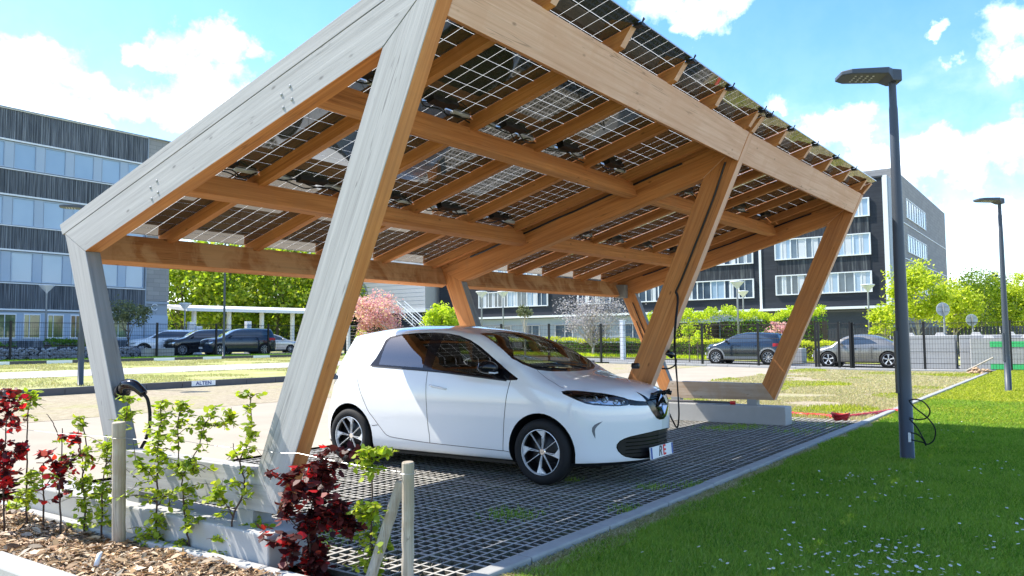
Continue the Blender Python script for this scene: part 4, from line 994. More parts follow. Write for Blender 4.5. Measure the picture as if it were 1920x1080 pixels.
# kerbs
def kerbline(name, lab, x0, x1, y0, y1, zb, zt, mat, step=1.0, along='x', group='kerbs'):
    mb = MB(); n = int(round(((x1-x0) if along == 'x' else (y1-y0))/step))
    for i in range(n):
        j = (random.random()-.5)*.006
        if along == 'x': mb.box(x0+i*step+.004, x0+(i+1)*step-.004, y0+j, y1+j, hgt(y0)+zb, hgt(y0)+zt+j*.6)
        else:
            yy = y0+i*step; mb.box(x0+j, x1+j, yy+.004, yy+step-.004, hgt(yy)+zb, hgt(yy)+zt+j*.6)
    o = mb.build(name, mat, None); bevel(o, .012, 2); tag(o, lab, 'kerb', group)
    return o
kerbline('kerb', 'long grey concrete kerb between the shaded lawn and the grid paving', -1.1, 31.0, .02, .135, -.15, .050, 'kerb_stone', 1.0)
kerbline('kerb', 'dark kerb edging the far bays in front of the green strip', -30, 31.0, 16.62, 16.76, 0, .17, 'kerb_dark', 1.0)
kerbline('kerb', 'dark kerb with white plates in front of the left fence', -60, 31.0, 34.4, 34.55, 0, .20, 'kerb_dark', 1.0)
kerbline('kerb', 'low kerb at the foot of the right fence', 31.7, 31.85, .2, 16.2, 0, .10, 'concrete', 1.0, 'y')
kerbline('kerb', 'pale concrete edging on the outer side of the planting bed', -1.08, -.90, -.1, 11.9, -.15, .065, 'concrete_white', 1.0, 'y')
kerbline('kerb', 'narrow concrete edging between the planting bed and the carport', -.225, -.145, .2, 8.2, -.15, .055, 'concrete_white', 1.0, 'y')
sheet('planting_bed_soil', -.9, -.225, -.02, 12, .008, 'mulch_soil', 6, 40, extra=lambda x, y: .018*math.sin(5*x+2*y)+.012*math.sin(13*y))
sheet('planting_bed_soil', -.225, .14, -.02, .2, .006, 'mulch_soil', 3, 3)
# plates on kerbs
pl_ = MB(); pl_.box(-.36, .36, -.012, 0, -.065, .065)
sp = pl_.build('bay_sign', 'plate_white', None, loc=(9.62, 16.615, hgt(16.6)+.10)); tag(sp, 'small white plate with blue capital letters fixed to the dark kerb beyond the near frame', 'sign')
text_mesh('ALTEN', .13, 'text_blue', sp, Matrix(((1, 0, 0, 0), (0, 0, 1, -.014), (0, 1, 0, 0), (0, 0, 0, 1))) @ Matrix.Diagonal((1.2, 1, -1, 1)), bold=.003)
for i, (x_, lab) in enumerate(((11.6, 'blank white plate on the far dark kerb at the left edge of the view'), (19.2, 'blank white plate on the far dark kerb in front of the gabion wall'), (21.9, 'blank white plate on the far kerb below the white suv'), (25.0, 'blank white plate on the far kerb below the navy suv'), (14.2, 'blank white plate on the far dark kerb left of the grey leg'))):
    mb = MB(); mb.box(-.55, .55, -.012, 0, -.07, .07); o = mb.build('bay_sign', 'plate_white', None, loc=(x_, 34.395, hgt(34.4)+.12)); tag(o, lab, 'sign', 'blank plates on the kerb')
# concrete grass-grid pavers: ribs standing proud of the soil
mb = MB(); p_ = .092; X0, X1, Y0, Y1 = .16, 12.2, .14, 5.30
ny = int((Y1-Y0)/p_); nx = int((X1-X0)/p_)
for j in range(ny+1):
    y = Y0+j*p_; wd = .013 if j % 6 == 0 else .0085; z = .004 if j % 6 == 0 else 0.0
    for i0 in range(0, nx, 8):
        xa, xb = X0+i0*p_, min(X1, X0+(i0+8)*p_); dz = (random.random()-.5)*.004
        mb.add([(xa, y-wd, z+dz), (xb, y-wd, z+dz), (xb, y+wd, z+dz), (xa, y+wd, z+dz), (xa, y-wd-.003, -.03), (xb, y-wd-.003, -.03), (xb, y+wd+.003, -.03), (xa, y+wd+.003, -.03)], [(0, 1, 2, 3)], 0); mb.add(list(mb.V[-8:]), [(0, 4, 5, 1), (2, 6, 7, 3)], 1)
for i in range(nx+1):
    x = X0+i*p_; wd = .013 if i % 6 == 0 else .0085
    for j0 in range(0, ny, 8):
        ya, yb = Y0+j0*p_, min(Y1, Y0+(j0+8)*p_); z = (.0015 if i % 6 == 0 else -.0035)+(random.random()-.5)*.003
        mb.add([(x-wd, ya, z), (x+wd, ya, z), (x+wd, yb, z), (x-wd, yb, z), (x-wd-.003, ya, -.03), (x+wd+.003, ya, -.03), (x+wd+.003, yb, -.03), (x-wd-.003, yb, -.03)], [(0, 1, 2, 3)], 0); mb.add(list(mb.V[-8:]), [(0, 3, 7, 4), (1, 5, 6, 2)], 1)
tag(mb.build('grid_pavers', ['grid_rib', 'grid_soil'], None), kind='structure')

# scattered leaves, blades and chips ------------------------------------------------
def quads(name, C, A, B, mat, parent=None, tip=.35, bend=None):
    """leaf-like faces: centre C, half-length vector A, half-width vector B (n,3 arrays). six-sided"""
    n = len(C); N = np.cross(A, B); N /= (np.linalg.norm(N, axis=1)[:, None]+1e-9)
    bd = (bend if bend is not None else 0)*np.linalg.norm(A, axis=1)[:, None]
    V = np.stack([C-A+N*bd*-1, C-A*.35-B, C+A*.35-B*.85, C+A-N*bd, C+A*.35+B*.85, C-A*.35+B], 1).reshape(-1, 3)
    me = bpy.data.meshes.new(name); me.vertices.add(n*6); me.vertices.foreach_set('co', V.astype(np.float32).ravel())
    idx = (np.arange(n)*6)[:, None]+np.array([[0, 1, 2, 3, 4, 5]]); me.loops.add(n*6); me.loops.foreach_set('vertex_index', idx.ravel().astype(np.int32))
    me.polygons.add(n); me.polygons.foreach_set('loop_start', (np.arange(n)*6).astype(np.int32)); 
    me.materials.append(MAT[mat]); me.update(calc_edges=True); me.validate()
    o = bpy.data.objects.new(name, me); COL.objects.link(o)
    if parent: o.parent = parent
    return o
def blades(name, P, H, Wd, mat, lean=.35):
    """grass blades: base points P (n,3), heights H, widths Wd; bent strip of one quad and a tip"""
    n = len(P); a = rng.uniform(0, 2*np.pi, n); d = np.stack([np.cos(a), np.sin(a), np.zeros(n)], 1); s = np.stack([-np.sin(a+.6), np.cos(a+.6), np.zeros(n)], 1)*Wd[:, None]/2
    ln = rng.uniform(.1, 1, n)[:, None]*lean*H[:, None]
    M_ = P+np.array([0, 0, .55])*H[:, None]+d*ln*.35; Tp = P+np.array([0, 0, 1.])*H[:, None]*rng.uniform(.75, 1, n)[:, None]+d*ln
    V = np.stack([P-s, P+s, M_+s*.8, Tp, M_-s*.8], 1).reshape(-1, 3)
    me = bpy.data.meshes.new(name); me.vertices.add(n*5); me.vertices.foreach_set('co', V.astype(np.float32).ravel())
    idx = (np.arange(n)*5)[:, None]+np.arange(5)[None]; me.loops.add(n*5); me.loops.foreach_set('vertex_index', idx.ravel().astype(np.int32))
    me.polygons.add(n); me.polygons.foreach_set('loop_start', (np.arange(n)*5).astype(np.int32)); me.materials.append(MAT[mat]); me.update(calc_edges=True); me.validate()
    o = bpy.data.objects.new(name, me); COL.objects.link(o); return o
def inview(P, pad=60):
    d = P-CAM; z = d@_F; u = 960+FPX*(d@_R)/z; v = 540-FPX*(d@_U)/z
    return (z > .5) & (u > -pad) & (u < 1920+pad) & (v < 1080+pad) & (v > 0), z
def scatter(n, x0, x1, y0, y1, dens_pow=1.3, d0=5.0, cond=None):
    P = np.stack([rng.uniform(x0, x1, n), rng.uniform(y0, y1, n), np.zeros(n)], 1); ok, z = inview(P, 350)
    keep = ok & (rng.uniform(0, 1, n) < np.minimum(1, (d0/np.maximum(z, .1))**dens_pow))
    if cond is not None: keep &= cond(P)
    P = P[keep]; z = z[keep]; P[:, 2] = [hgt(y) for y in P[:, 1]]; return P, z
def vnoise(P, s, seed=0):
    r = 0
    for k in range(4):
        a = 1.7*k+seed; r = r+np.sin(P[:, 0]*s*math.cos(a)*(1+.6*k)+P[:, 1]*s*math.sin(a)*(1+.6*k)+a*3)
    return r/4
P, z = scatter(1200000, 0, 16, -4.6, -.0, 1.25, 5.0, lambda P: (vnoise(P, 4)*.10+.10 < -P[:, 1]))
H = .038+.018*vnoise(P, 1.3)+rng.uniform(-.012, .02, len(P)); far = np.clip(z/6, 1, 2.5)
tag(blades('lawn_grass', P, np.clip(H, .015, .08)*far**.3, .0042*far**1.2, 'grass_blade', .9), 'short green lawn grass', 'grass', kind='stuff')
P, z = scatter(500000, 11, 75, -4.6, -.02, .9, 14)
tag(blades('lawn_grass', P, rng.uniform(.03, .075, len(P)), .006*np.clip(z/9, 1, 4), 'grass_sunny', 1.0), 'short lawn grass farther out', 'grass', kind='stuff')  # yellower, brighter blades here carry the sunlit look in their colour
# straw along the kerb
P, z = scatter(60000, -1, 14, -.32, .01, 1.2, 4.5, lambda P: vnoise(P, 2.2, 3)*.18+.16 > -P[:, 1])
P[:, 2] += .004
tag(blades('dead_grass_fringe', P, rng.uniform(.012, .035, len(P)), .006*np.clip(z/6, 1, 2), 'grass_dry', 1.6), 'dead straw along the kerb', 'grass', kind='stuff')
# dry and green tufts in the sunlit bays
P, z = scatter(260000, 11, 31.5, .2, 6.6, .8, 14, lambda P: vnoise(P, 1.1, 5) > -.35)
tag(blades('dry_grass', P, rng.uniform(.02, .07, len(P)), .006*np.clip(z/9, 1, 4), 'grass_dry', .9), 'straw coloured grass growing in the empty bays', 'grass', kind='stuff')
P, z = scatter(120000, 11, 31.5, .2, 6.8, .8, 14, lambda P: vnoise(P, .75, 9) > .32)
tag(blades('bay_grass', P, rng.uniform(.03, .09, len(P)), .007*np.clip(z/9, 1, 4), 'grass_sunny', .8), 'patches of fresh grass in the empty bays', 'grass', kind='stuff')
# weeds and debris between the paver ribs
P, z = scatter(240000, .2, 12, .18, 5.2, 1.2, 5.5, lambda P: vnoise(P, 2.6, 2)+.55*vnoise(P, 9, 6) > .35)
P[:, 2] = -.028
tag(blades('paver_weeds', P, rng.uniform(.015, .042, len(P)), .005*np.clip(z/6, 1, 2), 'litter', 1.4), 'straw and debris lying in the paver cells', 'debris', kind='stuff')
cl = []
for (u_, v_, r_, k_) in [(880, 800, .1, 0), (1390, 803, .18, 500), (1345, 806, .14, 350), (1310, 915, .10, 250), (960, 970, .12, 300), (1120, 825, .0, 0), (1225, 918, .08, 140), (640, 1010, .14, 260), (700, 990, .05, 60), (1180, 962, .08, 160), (1070, 905, .07, 80), (1560, 800, .2, 260), (1500, 812, .2, 200), (1450, 790, .25, 260), (1700, 660, 0, 0)]:
    if not k_: continue
    g_, _ = gnd(u_, v_, -.02)
    if g_[1] < .15: g_[1] = .18
    cl.append(np.stack([g_[0]+rng.normal(0, r_, k_), np.maximum(.15, g_[1]+rng.normal(0, r_, k_)), np.full(k_, -.025)], 1))
P = np.concatenate(cl); tag(blades('weed_tufts', P, rng.uniform(.03, .085, len(P)), np.full(len(P), .006), 'grass_blade', .8), 'green weeds sprouting between pavers', 'weeds', kind='stuff')
# daisies
P = []
for (u_, v_, su, sv, k_) in [(1600, 1040, 90, 25, 70), (1700, 1055, 60, 18, 40), (1500, 1060, 50, 14, 22), (1640, 930, 70, 12, 22), (1600, 895, 60, 8, 14), (1440, 925, 30, 8, 9), (1365, 1050, 30, 10, 8), (1890, 990, 40, 25, 14), (1760, 800, 60, 8, 18), (1880, 880, 40, 14, 12), (1590, 900, 30, 6, 8), (1750, 905, 60, 18, 8), (1500, 895, 200, 60, 26), (1250, 1060, 60, 15, 5), (1790, 1030, 110, 40, 24), (1120, 930, 20, 10, 0), (1510, 985, 60, 18, 9)]:
    for _ in range(k_):
        g_, t_ = gnd(np.random.default_rng(len(P)*7+3).normal(u_, su), min(1078, np.random.default_rng(len(P)*5+1).normal(v_, sv)), .04)
        if g_[1] < -.3 and t_ > 0: P.append((*g_[:2], .038+.02*random.random(), t_))
mb = MB()
for (x, y, z_, t_) in P:
    n_ = 9; r_ = random.uniform(.009, .0125); tx, ty = random.uniform(-.35, .35), random.uniform(-.35, .35)
    mb.add([(x+r_*math.cos(2*math.pi*k/n_), y+r_*math.sin(2*math.pi*k/n_), z_+r_*(tx*math.cos(2*math.pi*k/n_)+ty*math.sin(2*math.pi*k/n_))) for k in range(n_)], [tuple(range(n_))], 0)
    mb.add([(x+r_*.35*math.cos(2*math.pi*k/6), y+r_*.35*math.sin(2*math.pi*k/6), z_+.0025) for k in range(6)], [tuple(range(6))], 1)
    mb.add([(x-.001, y, 0), (x+.001, y, 0), (x+.001, y, z_-.001), (x-.001, y, z_-.001)], [(0, 1, 2, 3)], 2)
plain('daisy_eye', (.8, .55, .03), .6)
tag(mb.build('daisies', ['petal', 'daisy_eye', 'grass_blade'], None), 'tiny white daisies sprinkled over the shaded lawn', 'flowers', kind='stuff')
# bark mulch
def chips(name, n, x0, x1, y0, y1, smin, smax, z0=.02):
    P = np.stack([rng.uniform(x0, x1, n), rng.uniform(y0, y1, n), np.zeros(n)], 1); ok, z = inview(P, 200); P = P[ok]; n = len(P)
    P[:, 2] = z0+rng.uniform(0, .022, n)+.018*np.sin(5*P[:, 0]+2*P[:, 1])+.012*np.sin(13*P[:, 1])
    a = rng.uniform(0, 2*np.pi, n); l = rng.uniform(smin, smax, n)
    A = np.stack([np.cos(a)*l, np.sin(a)*l, rng.normal(0, .25, n)*l], 1); B = np.stack([-np.sin(a), np.cos(a), rng.normal(0, .5, n)], 1)*(l*rng.uniform(.12, .35, n))[:, None]
    o = quads(name, P, A, B, 'chips', None, bend=.15); tag(o, 'loose bark chips covering the planting bed', 'mulch', kind='stuff')
chips('bark_mulch', 26000, -.90, -.22, -.02, 9, .006, .026); chips('bark_mulch', 700, -.90, -.22, .2, 5, .03, .06, .03); chips('bark_mulch', 500, -.22, .14, -.02, .2, .006, .02, .01)
# ------------------------------------------------------------ buildings
m, t = newmat('slat_cladding'); o_ = objco(t)
sx = nd(t, 'ShaderNodeSeparateXYZ'); t.links.new(o_, sx.inputs[0])
n1_ = noise(t, mapv(t, o_, (9, 1, .25)), 1, 3, .7); n2_ = noise(t, mapv(t, o_, (1.2, 1, .3)), 1, 3)
bsdf(t, mixc(t, .3, ramp(t, n1_, [(.36, (.035, .045, .06)), (.52, (.13, .15, .175)), (.66, (.30, .33, .36))]), ramp(t, n2_, [(.3, (.06, .07, .085)), (.7, (.22, .24, .27))])), .8)
m, t = newmat('black_boards'); o_ = objco(t)
n1_ = noise(t, mapv(t, o_, (.4, .5, 9)), 1, 5, .65, .3); n2_ = noise(t, mapv(t, o_, (.3, .3, 1.0)), 1, 3)
bsdf(t, mixc(t, .5, ramp(t, n1_, [(.35, (.006, .009, .015)), (.55, (.016, .021, .032)), (.72, (.040, .046, .058))]), ramp(t, n2_, [(.3, (.008, .011, .019)), (.7, (.030, .035, .046))])), .7)
m, t = newmat('black_boards_vertical'); o_ = objco(t)
n1_ = noise(t, mapv(t, o_, (.5, 6.5, .35)), 1, 5, .65, .3)
bsdf(t, ramp(t, n1_, [(.35, (.006, .009, .015)), (.52, (.020, .026, .036)), (.68, (.11, .12, .125))]), .7)
m, t = newmat('grey_brick'); o_ = objco(t)
br = nd(t, 'ShaderNodeTexBrick'); br.inputs['Scale'].default_value = 1; br.inputs['Brick Width'].default_value = .9; br.inputs['Row Height'].default_value = .3; br.inputs['Mortar Size'].default_value = .012
br.inputs['Color1'].default_value = (.33, .32, .31, 1); br.inputs['Color2'].default_value = (.26, .255, .25, 1); br.inputs['Mortar'].default_value = (.17, .17, .17, 1)
t.links.new(mapv(t, o_, (1, 1, 1)), br.inputs['Vector']); 
cxyz = nd(t, 'ShaderNodeCombineXYZ'); sxyz = nd(t, 'ShaderNodeSeparateXYZ'); t.links.new(o_, sxyz.inputs[0]); t.links.new(mth('ADD', sxyz.outputs[0], sxyz.outputs[1], t), cxyz.inputs[0]); t.links.new(sxyz.outputs[2], cxyz.inputs[1]); t.links.new(cxyz.outputs[0], br.inputs['Vector'])
bsdf(t, mixc(t, .25, br.outputs[0], mixc(t, noise(t, o_, .5, 4), (.2, .2, .2), (.42, .41, .40))), .9)
plain('facade_blue', (.36, .45, .56), .5, var=.06, vs=.7); plain('facade_grey', (.30, .35, .41), .6, var=.08); plain('trim_white', (.72, .75, .78), .5, var=.05)
plain('curtain', (.55, .58, .62), .8, var=.12, vs=1.5); plain('facade_dark', (.04, .047, .06), .7, var=.15); plain('panel_light', (.46, .48, .51), .7, var=.07, vs=.6)
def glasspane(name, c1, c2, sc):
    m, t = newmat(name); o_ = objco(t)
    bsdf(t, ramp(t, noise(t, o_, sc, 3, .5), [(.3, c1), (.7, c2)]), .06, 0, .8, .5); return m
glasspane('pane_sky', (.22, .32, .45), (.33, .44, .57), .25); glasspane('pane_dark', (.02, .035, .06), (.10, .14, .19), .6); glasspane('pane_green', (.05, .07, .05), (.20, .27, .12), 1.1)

# left building: south face in the plane y = 51
G0 = .5
lb = thing('office_building', 'three storey office with vertical grey slat cladding and blue window bands on the left', 'building', (18, 51, G0))
def lpart(name, mb, mats): return mb.build(name, mats, lb, loc=(-18, -51, -G0))
mb = MB(); mb.box(-30, 29.4, 51.05, 66, G0-1, 16.05, 0); lpart('wall', mb, ['facade_grey'])
for k, (z0, z1) in enumerate(((14.15, 16.0), (10.72, 12.22), (7.30, 8.70), (3.60, 5.14))):
    mb = MB(); mb.box(-30, 27.6, 50.95, 51.04, z0, z1, 0)
    x = -30
    while x < 27.5:
        wd = random.choice((.03, .045, .06)); mb.box(x, x+wd, 50.90, 50.948, z0+.01, z1-.01, 0); x += random.uniform(.10, .19)
    lpart('cladding', mb, ['slat_cladding'])
    mb = MB(); mb.box(-30, 27.62, 50.84, 51.03, z0-.11, z0-.01, 0); mb.box(-30, 27.62, 50.86, 51.03, z1+.01, z1+.07, 0); lpart('ledge', mb, ['trim_white'])
mb = MB(); mb.box(27.66, 29.42, 50.93, 51.04, 4.4, 16.08, 0); lpart('end_panel', mb, ['grey_brick'])
mb = MB(); mb.box(27.66, 29.45, 50.9, 51.04, 4.18, 4.36, 0); mb.box(27.60, 27.655, 50.84, 51.04, .6, 16.0, 0); lpart('downpipe', mb, ['facade_grey'])
mb = MB(); mb.box(-30.1, 29.6, 50.80, 66, 16.055, 16.12, 0); lpart('roof', mb, ['facade_grey'])
for (z0, z1) in ((12.36, 14.0), (8.80, 10.55), (5.27, 7.14)):
    x = 27.5
    while x > 4:
        for wd, mt in ((1.28, 'pane_sky'), (.55, 'facade_blue')):
            a, b = x-wd, x; x -= wd+.0
            mb = MB()
            if mt == 'facade_blue': mb.box(a+.012, b-.012, 50.955, 51.04, z0, z1, 0); lpart('infill_panel', mb, [mt]); continue
            mb.box(a+.03, b-.03, 51.0, 51.045, z0+.06, z1-.06, 0); fr_ = MB()
            for (p, q, r_, s_) in ((a, a+.03, z0, z1), (b-.03, b, z0, z1), (a+.03, b-.03, z0, z0+.06), (a+.03, b-.03, z1-.06, z1)): fr_.box(p, q, 50.94, 51.045, r_, s_, 0)
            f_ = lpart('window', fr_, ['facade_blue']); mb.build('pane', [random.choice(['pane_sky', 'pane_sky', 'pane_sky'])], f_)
mb = MB(); mb.box(-30, 29.42, 50.96, 51.04, .3, 3.38, 0); lpart('ground_floor_wall', mb, ['facade_blue'])
for i in range(12):
    x = 26.4-i*1.42-(.0); a, b = x-1.0, x
    fr_ = MB(); 
    for (p, q, r_, s_) in ((a, a+.05, 1.75, 3.30), (b-.05, b, 1.75, 3.30), (a+.05, b-.05, 1.75, 1.82), (a+.05, b-.05, 3.22, 3.30), (a+.32, a+.36, 1.82, 3.22)): fr_.box(p, q, 50.90, 50.955, r_, s_, 0)
    f_ = lpart('window', fr_, ['trim_white']); mb = MB(); mb.box(a+.05, b-.05, 50.93, 50.955, 1.82, 3.22); mb.build('pane', ['pane_green'], f_)
mb = MB(); mb.box(-30, 27.5, 50.88, 50.955, .35, 1.62); x = -30
while x < 27.4: mb.box(x, x+.05, 50.84, 50.878, .36, 1.61); x += random.uniform(.12, .2)
lpart('plinth_cladding', mb, ['slat_cladding'])
mb = MB(); mb.tube([(28.35+.22*math.cos(a), 50.90, 3.95+.22*math.sin(a)) for a in np.linspace(.5, 5.8, 16)], .035, 6); lpart('round_emblem', mb, ['trim_white'])

# right building: west face in the plane x = 64, south flank y = 9
rb_ = thing('office_building', 'dark timber clad office with white framed window bands and a grey flank on the right', 'building', (64, 9, 0))
def rpart(name, mb, mats, par=None, off=True):
    return mb.build(name, mats, par or rb_, loc=(-64, -9, 0) if par is None else None)
mb = MB(); mb.box(64.06, 96, 9.06, 54.9, -1, 13.85); rpart('wall', mb, ['facade_dark'])
mb = MB(); mb.box(66.4, 96.0, 8.9, 9.05, -.5, 14.95); mb.box(66.3, 66.45, 8.9, 12, 13.9, 14.95); mb.box(66.4, 96, 8.95, 30, 14.0, 14.94); rpart('flank_wall', mb, ['grey_brick'])
mb = MB()
for z_ in (4.1, 7.9, 10.9): mb.box(66.4, 96, 8.86, 8.898, z_, z_+.07)
rpart('string_course', mb, ['trim_white'])
mb = MB(); mb.box(64.0, 66.38, 8.93, 9.05, 0, 13.9); rpart('corner_cladding', mb, ['facade_grey'])
mb = MB(); mb.box(63.90, 64.02, 9.0, 9.35, 0, 14.0); rpart('corner_trim', mb, ['trim_white'])
mb = MB(); mb.box(63.97, 64.05, 9.36, 18.95, 3.9, 13.9); mb.box(64.0, 64.055, 19.25, 54.8, 3.75, 13.75); rpart('cladding', mb, ['black_boards'])
for (ya, yb, dz) in ((10.4, 17.7, 0), (19.7, 31, -.15), (38.5, 49, -.15)):
    for (z0, z1) in ((6.60, 7.80), (9.60, 10.85)): mb = MB(); mb.box(63.93 if dz == 0 else 63.96, 63.968 if dz == 0 else 63.998, ya, yb, z0+dz, z1+dz); rpart('spandrel', mb, ['black_boards_vertical'])
mb = MB(); mb.box(63.9, 64.0, 19.0, 19.2, 0, 13.7); mb.box(63.5, 63.96, 9.4, 54.8, 3.62, 3.82); rpart('canopy_edge', mb, ['trim_white'])
mb = MB(); mb.box(63.9, 64.4, 9.3, 54.9, 13.87, 14.0); rpart('roof_edge', mb, ['facade_dark'])
def band(ya, yb, z0, z1, xf):
    y = ya; i = 0
    nwin = max(1, int(round((yb-ya)/1.25))); wd = (yb-ya)/nwin
    fm = MB()
    for (p, q, r_, s_) in ((ya-.08, ya, z0-.08, z1+.08), (yb, yb+.08, z0-.08, z1+.08), (ya, yb, z0-.08, z0), (ya, yb, z1, z1+.08)): fm.box(xf-.14, xf, p, q, r_, s_)
    rpart('window_band_frame', fm, ['trim_white'])
    for k in range(nwin):
        a, b = ya+k*wd, ya+(k+1)*wd; sp = random.uniform(.25, .6); fr_ = MB()
        for (p, q) in ((a+.002, a+.05), (b-.05, b-.002), (a+wd*.55, a+wd*.55+.04)): fr_.box(xf-.09, xf-.01, p, q, z0+.002, z1-.002)
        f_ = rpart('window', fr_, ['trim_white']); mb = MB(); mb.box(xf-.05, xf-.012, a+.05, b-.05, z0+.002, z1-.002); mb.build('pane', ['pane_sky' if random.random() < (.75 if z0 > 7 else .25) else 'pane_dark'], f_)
        if random.random() < .8:
            mb = MB(); c_ = a+.06+random.random()*wd*.4; mb.box(xf-.062, xf-.052, c_, c_+wd*random.uniform(.2, .42), z0+.01, z1-.01); mb.build('curtain', ['curtain'], f_)
for z0, z1 in ((4.99, 6.5), (7.93, 9.5), (10.98, 12.3)):
    band(10.4, 17.75, z0, z1, 63.96); band(19.75, 31.0, z0-.13, z1-.15, 63.99); band(40.6, 49.2, z0-.13, z1-.15, 63.99); band(33.5, 37.0, z0-.13, z1-.15, 63.99)
mb = MB(); mb.box(63.95, 64.04, 19.3, 54.8, 0, 3.55); rpart('ground_floor_wall', mb, ['facade_grey'])
for ya in (21.5, 24.2, 27.3, 30.2, 34.0, 37.6, 41.5, 45, 48.5, 52): 
    fr_ = MB()
    for (p, q, r_, s_) in ((ya, ya+.12, .9, 2.9), (ya+2.0, ya+2.12, .9, 2.9), (ya+.12, ya+2.0, .9, 1.0), (ya+.12, ya+2.0, 2.8, 2.9), (ya+.9, ya+.98, 1.0, 2.8)): fr_.box(63.85, 63.945, p, q, r_, s_)
    f_ = rpart('window', fr_, ['panel_light']); mb = MB(); mb.box(63.9, 63.945, ya+.12, ya+2.0, 1.0, 2.8); mb.build('pane', ['pane_dark'], f_)
for (z0, z1) in ((11.5, 13.2), (8.55, 10.1), (5.3, 6.85)):
    for k in range(8):
        a = 71.4+k*1.3; fr_ = MB()
        for (p, q, r_, s_) in ((a, a+.10, z0, z1), (a+1.15, a+1.28, z0, z1), (a+.10, a+1.15, z0, z0+.08), (a+.10, a+1.15, z1-.08, z1)): fr_.box(p, q, 8.82, 8.895, r_, s_)
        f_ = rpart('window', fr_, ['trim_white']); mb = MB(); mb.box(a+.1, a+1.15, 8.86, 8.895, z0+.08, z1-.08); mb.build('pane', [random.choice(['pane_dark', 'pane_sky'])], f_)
# pale gabled block further left
wb_ = thing('office_building', 'pale panelled block with a dark grey base behind the pink blossom tree', 'building', (62.5, 56, 0))
mb = MB(); mb.box(62.5, 90, 55.6, 80, 5.0, 16); mb.build('wall', ['panel_light'], wb_, loc=(-62.5, -56, 0))
mb = MB(); mb.box(62.42, 90, 55.5, 80.1, 4.55, 4.98); mb.build('ledge', ['trim_white'], wb_, loc=(-62.5, -56, 0))
mb = MB(); mb.box(62.8, 90, 55.8, 80, -1, 4.54); mb.build('base_wall', ['facade_dark'], wb_, loc=(-62.5, -56, 0))
mb = MB()
for z_ in np.arange(5.4, 16, .45): mb.box(62.49, 62.499, 55.7, 80, z_, z_+.02)
mb.build('panel_joints', ['facade_grey'], wb_, loc=(-62.5, -56, 0))
# outdoor steel stair
st = thing('steel_stair', 'galvanised outdoor stair with diagonal handrails beside the pink blossom tree', 'stair', (58, 52, .5))
mb = MB()
for dy in (0, 1.2):
    for off in (0, .35, .7, 1.0): mb.tube([(58+dy, 50.0, .7+off), (58+dy, 55.6, 4.6+off)], .05 if off in (0, 1.0) else .025, 6)
    for k in range(6): mb.tube([(58+dy, 50.2+k*1.05, .8+k*.73), (58+dy, 50.2+k*1.05, 1.8+k*.73)], .03, 6)
mb.build('handrail', 'trim_white', st, loc=(-58, -52, -.5))
mb = MB()
for k in range(18): mb.box(58, 59.2, 50.1+k*.31, 50.38+k*.31, .62+k*.216, .66+k*.216)
mb.build('tread', 'grey_paint', st, loc=(-58, -52, -.5))
# ------------------------------------------------------------ fences
def fence(name, lab, pts, h, z0f, mesh=True):
    t = thing(name, lab, 'fence', (pts[0][0], pts[0][1], z0f(pts[0][1])))
    lx, ly, lz = t.location
    for (x, y) in pts:
        z = z0f(y); mb = MB(); mb.box(x-.045, x+.045, y-.045, y+.045, z-.1, z+h+.03); mb.box(x-.05, x+.05, y-.05, y+.05, z+h+.031, z+h+.045); mb.build('post', 'fence_black', t, loc=(-lx, -ly, -lz))
    for (a, b) in zip(pts[:-1], pts[1:]):
        L_ = math.dist(a, b); n = int(L_/.10); mb = MB(); dx, dy = (b[0]-a[0])/L_, (b[1]-a[1])/L_
        za, zb = z0f(a[1]), z0f(b[1])
        for i in range(1, n):
            q = i/n; x, y, z = a[0]+(b[0]-a[0])*q, a[1]+(b[1]-a[1])*q, za+(zb-za)*q; w_ = .004
            mb.add([(x-dx*w_-dy*w_, y-dy*w_+dx*w_, z+.06), (x+dx*w_-dy*w_, y+dy*w_+dx*w_, z+.06), (x+dy*w_, y-dx*w_, z+.06), (x-dx*w_-dy*w_, y-dy*w_+dx*w_, z+h), (x+dx*w_-dy*w_, y+dy*w_+dx*w_, z+h), (x+dy*w_, y-dx*w_, z+h)], [(0, 1, 4, 3), (1, 2, 5, 4), (2, 0, 3, 5)])
        for zz_ in np.arange(.08, h+.01, .2):
            mb.tube([(a[0], a[1], za+zz_), (b[0], b[1], zb+zz_)], .0045, 4, caps=False)
        for zz_ in (.28, 1.28, h-.03): mb.tube([(a[0], a[1], za+zz_), (b[0], b[1], zb+zz_)], .010, 4, caps=False)
        mb.build('mesh_panel', 'fence_black', t, loc=(-lx, -ly, -lz))
    return t
FXR = 33.25
fence('mesh_fence', 'black welded mesh fence on the left side in front of the parked suvs', [(14.6-2.6*k, 39.8) for k in range(2, -9, -1)][::-1][:0] + [(x, 39.8) for x in (-8, -3.3, 1.2, 5.8, 10.2, 14.4, 18.3, 22.0, 25.8, 29.6, 33.2)], 1.95, hgt)
fence('mesh_fence', 'black welded mesh fence on the right in front of the blue grey crossover', [(FXR, y) for y in (39.75, 36.6, 33.5, 30.3, 27.1, 23.9, 20.7, 17.5, 14.4, 12.0, 9.3, 6.75)], 1.95, hgt)
fence('mesh_fence', 'black mesh fence by the concrete blocks right of the first lamp post', [(FXR, y) for y in (5.2, 2.45, -.55, -3.4, -6.2, -9.0)], 1.95, hgt)
fence('mesh_gate', 'narrow black mesh gate with three posts in front of the bronze coupe', [(FXR-.1, 6.6), (FXR-.1, 5.75), (FXR-.1, 5.28)], 1.98, hgt)
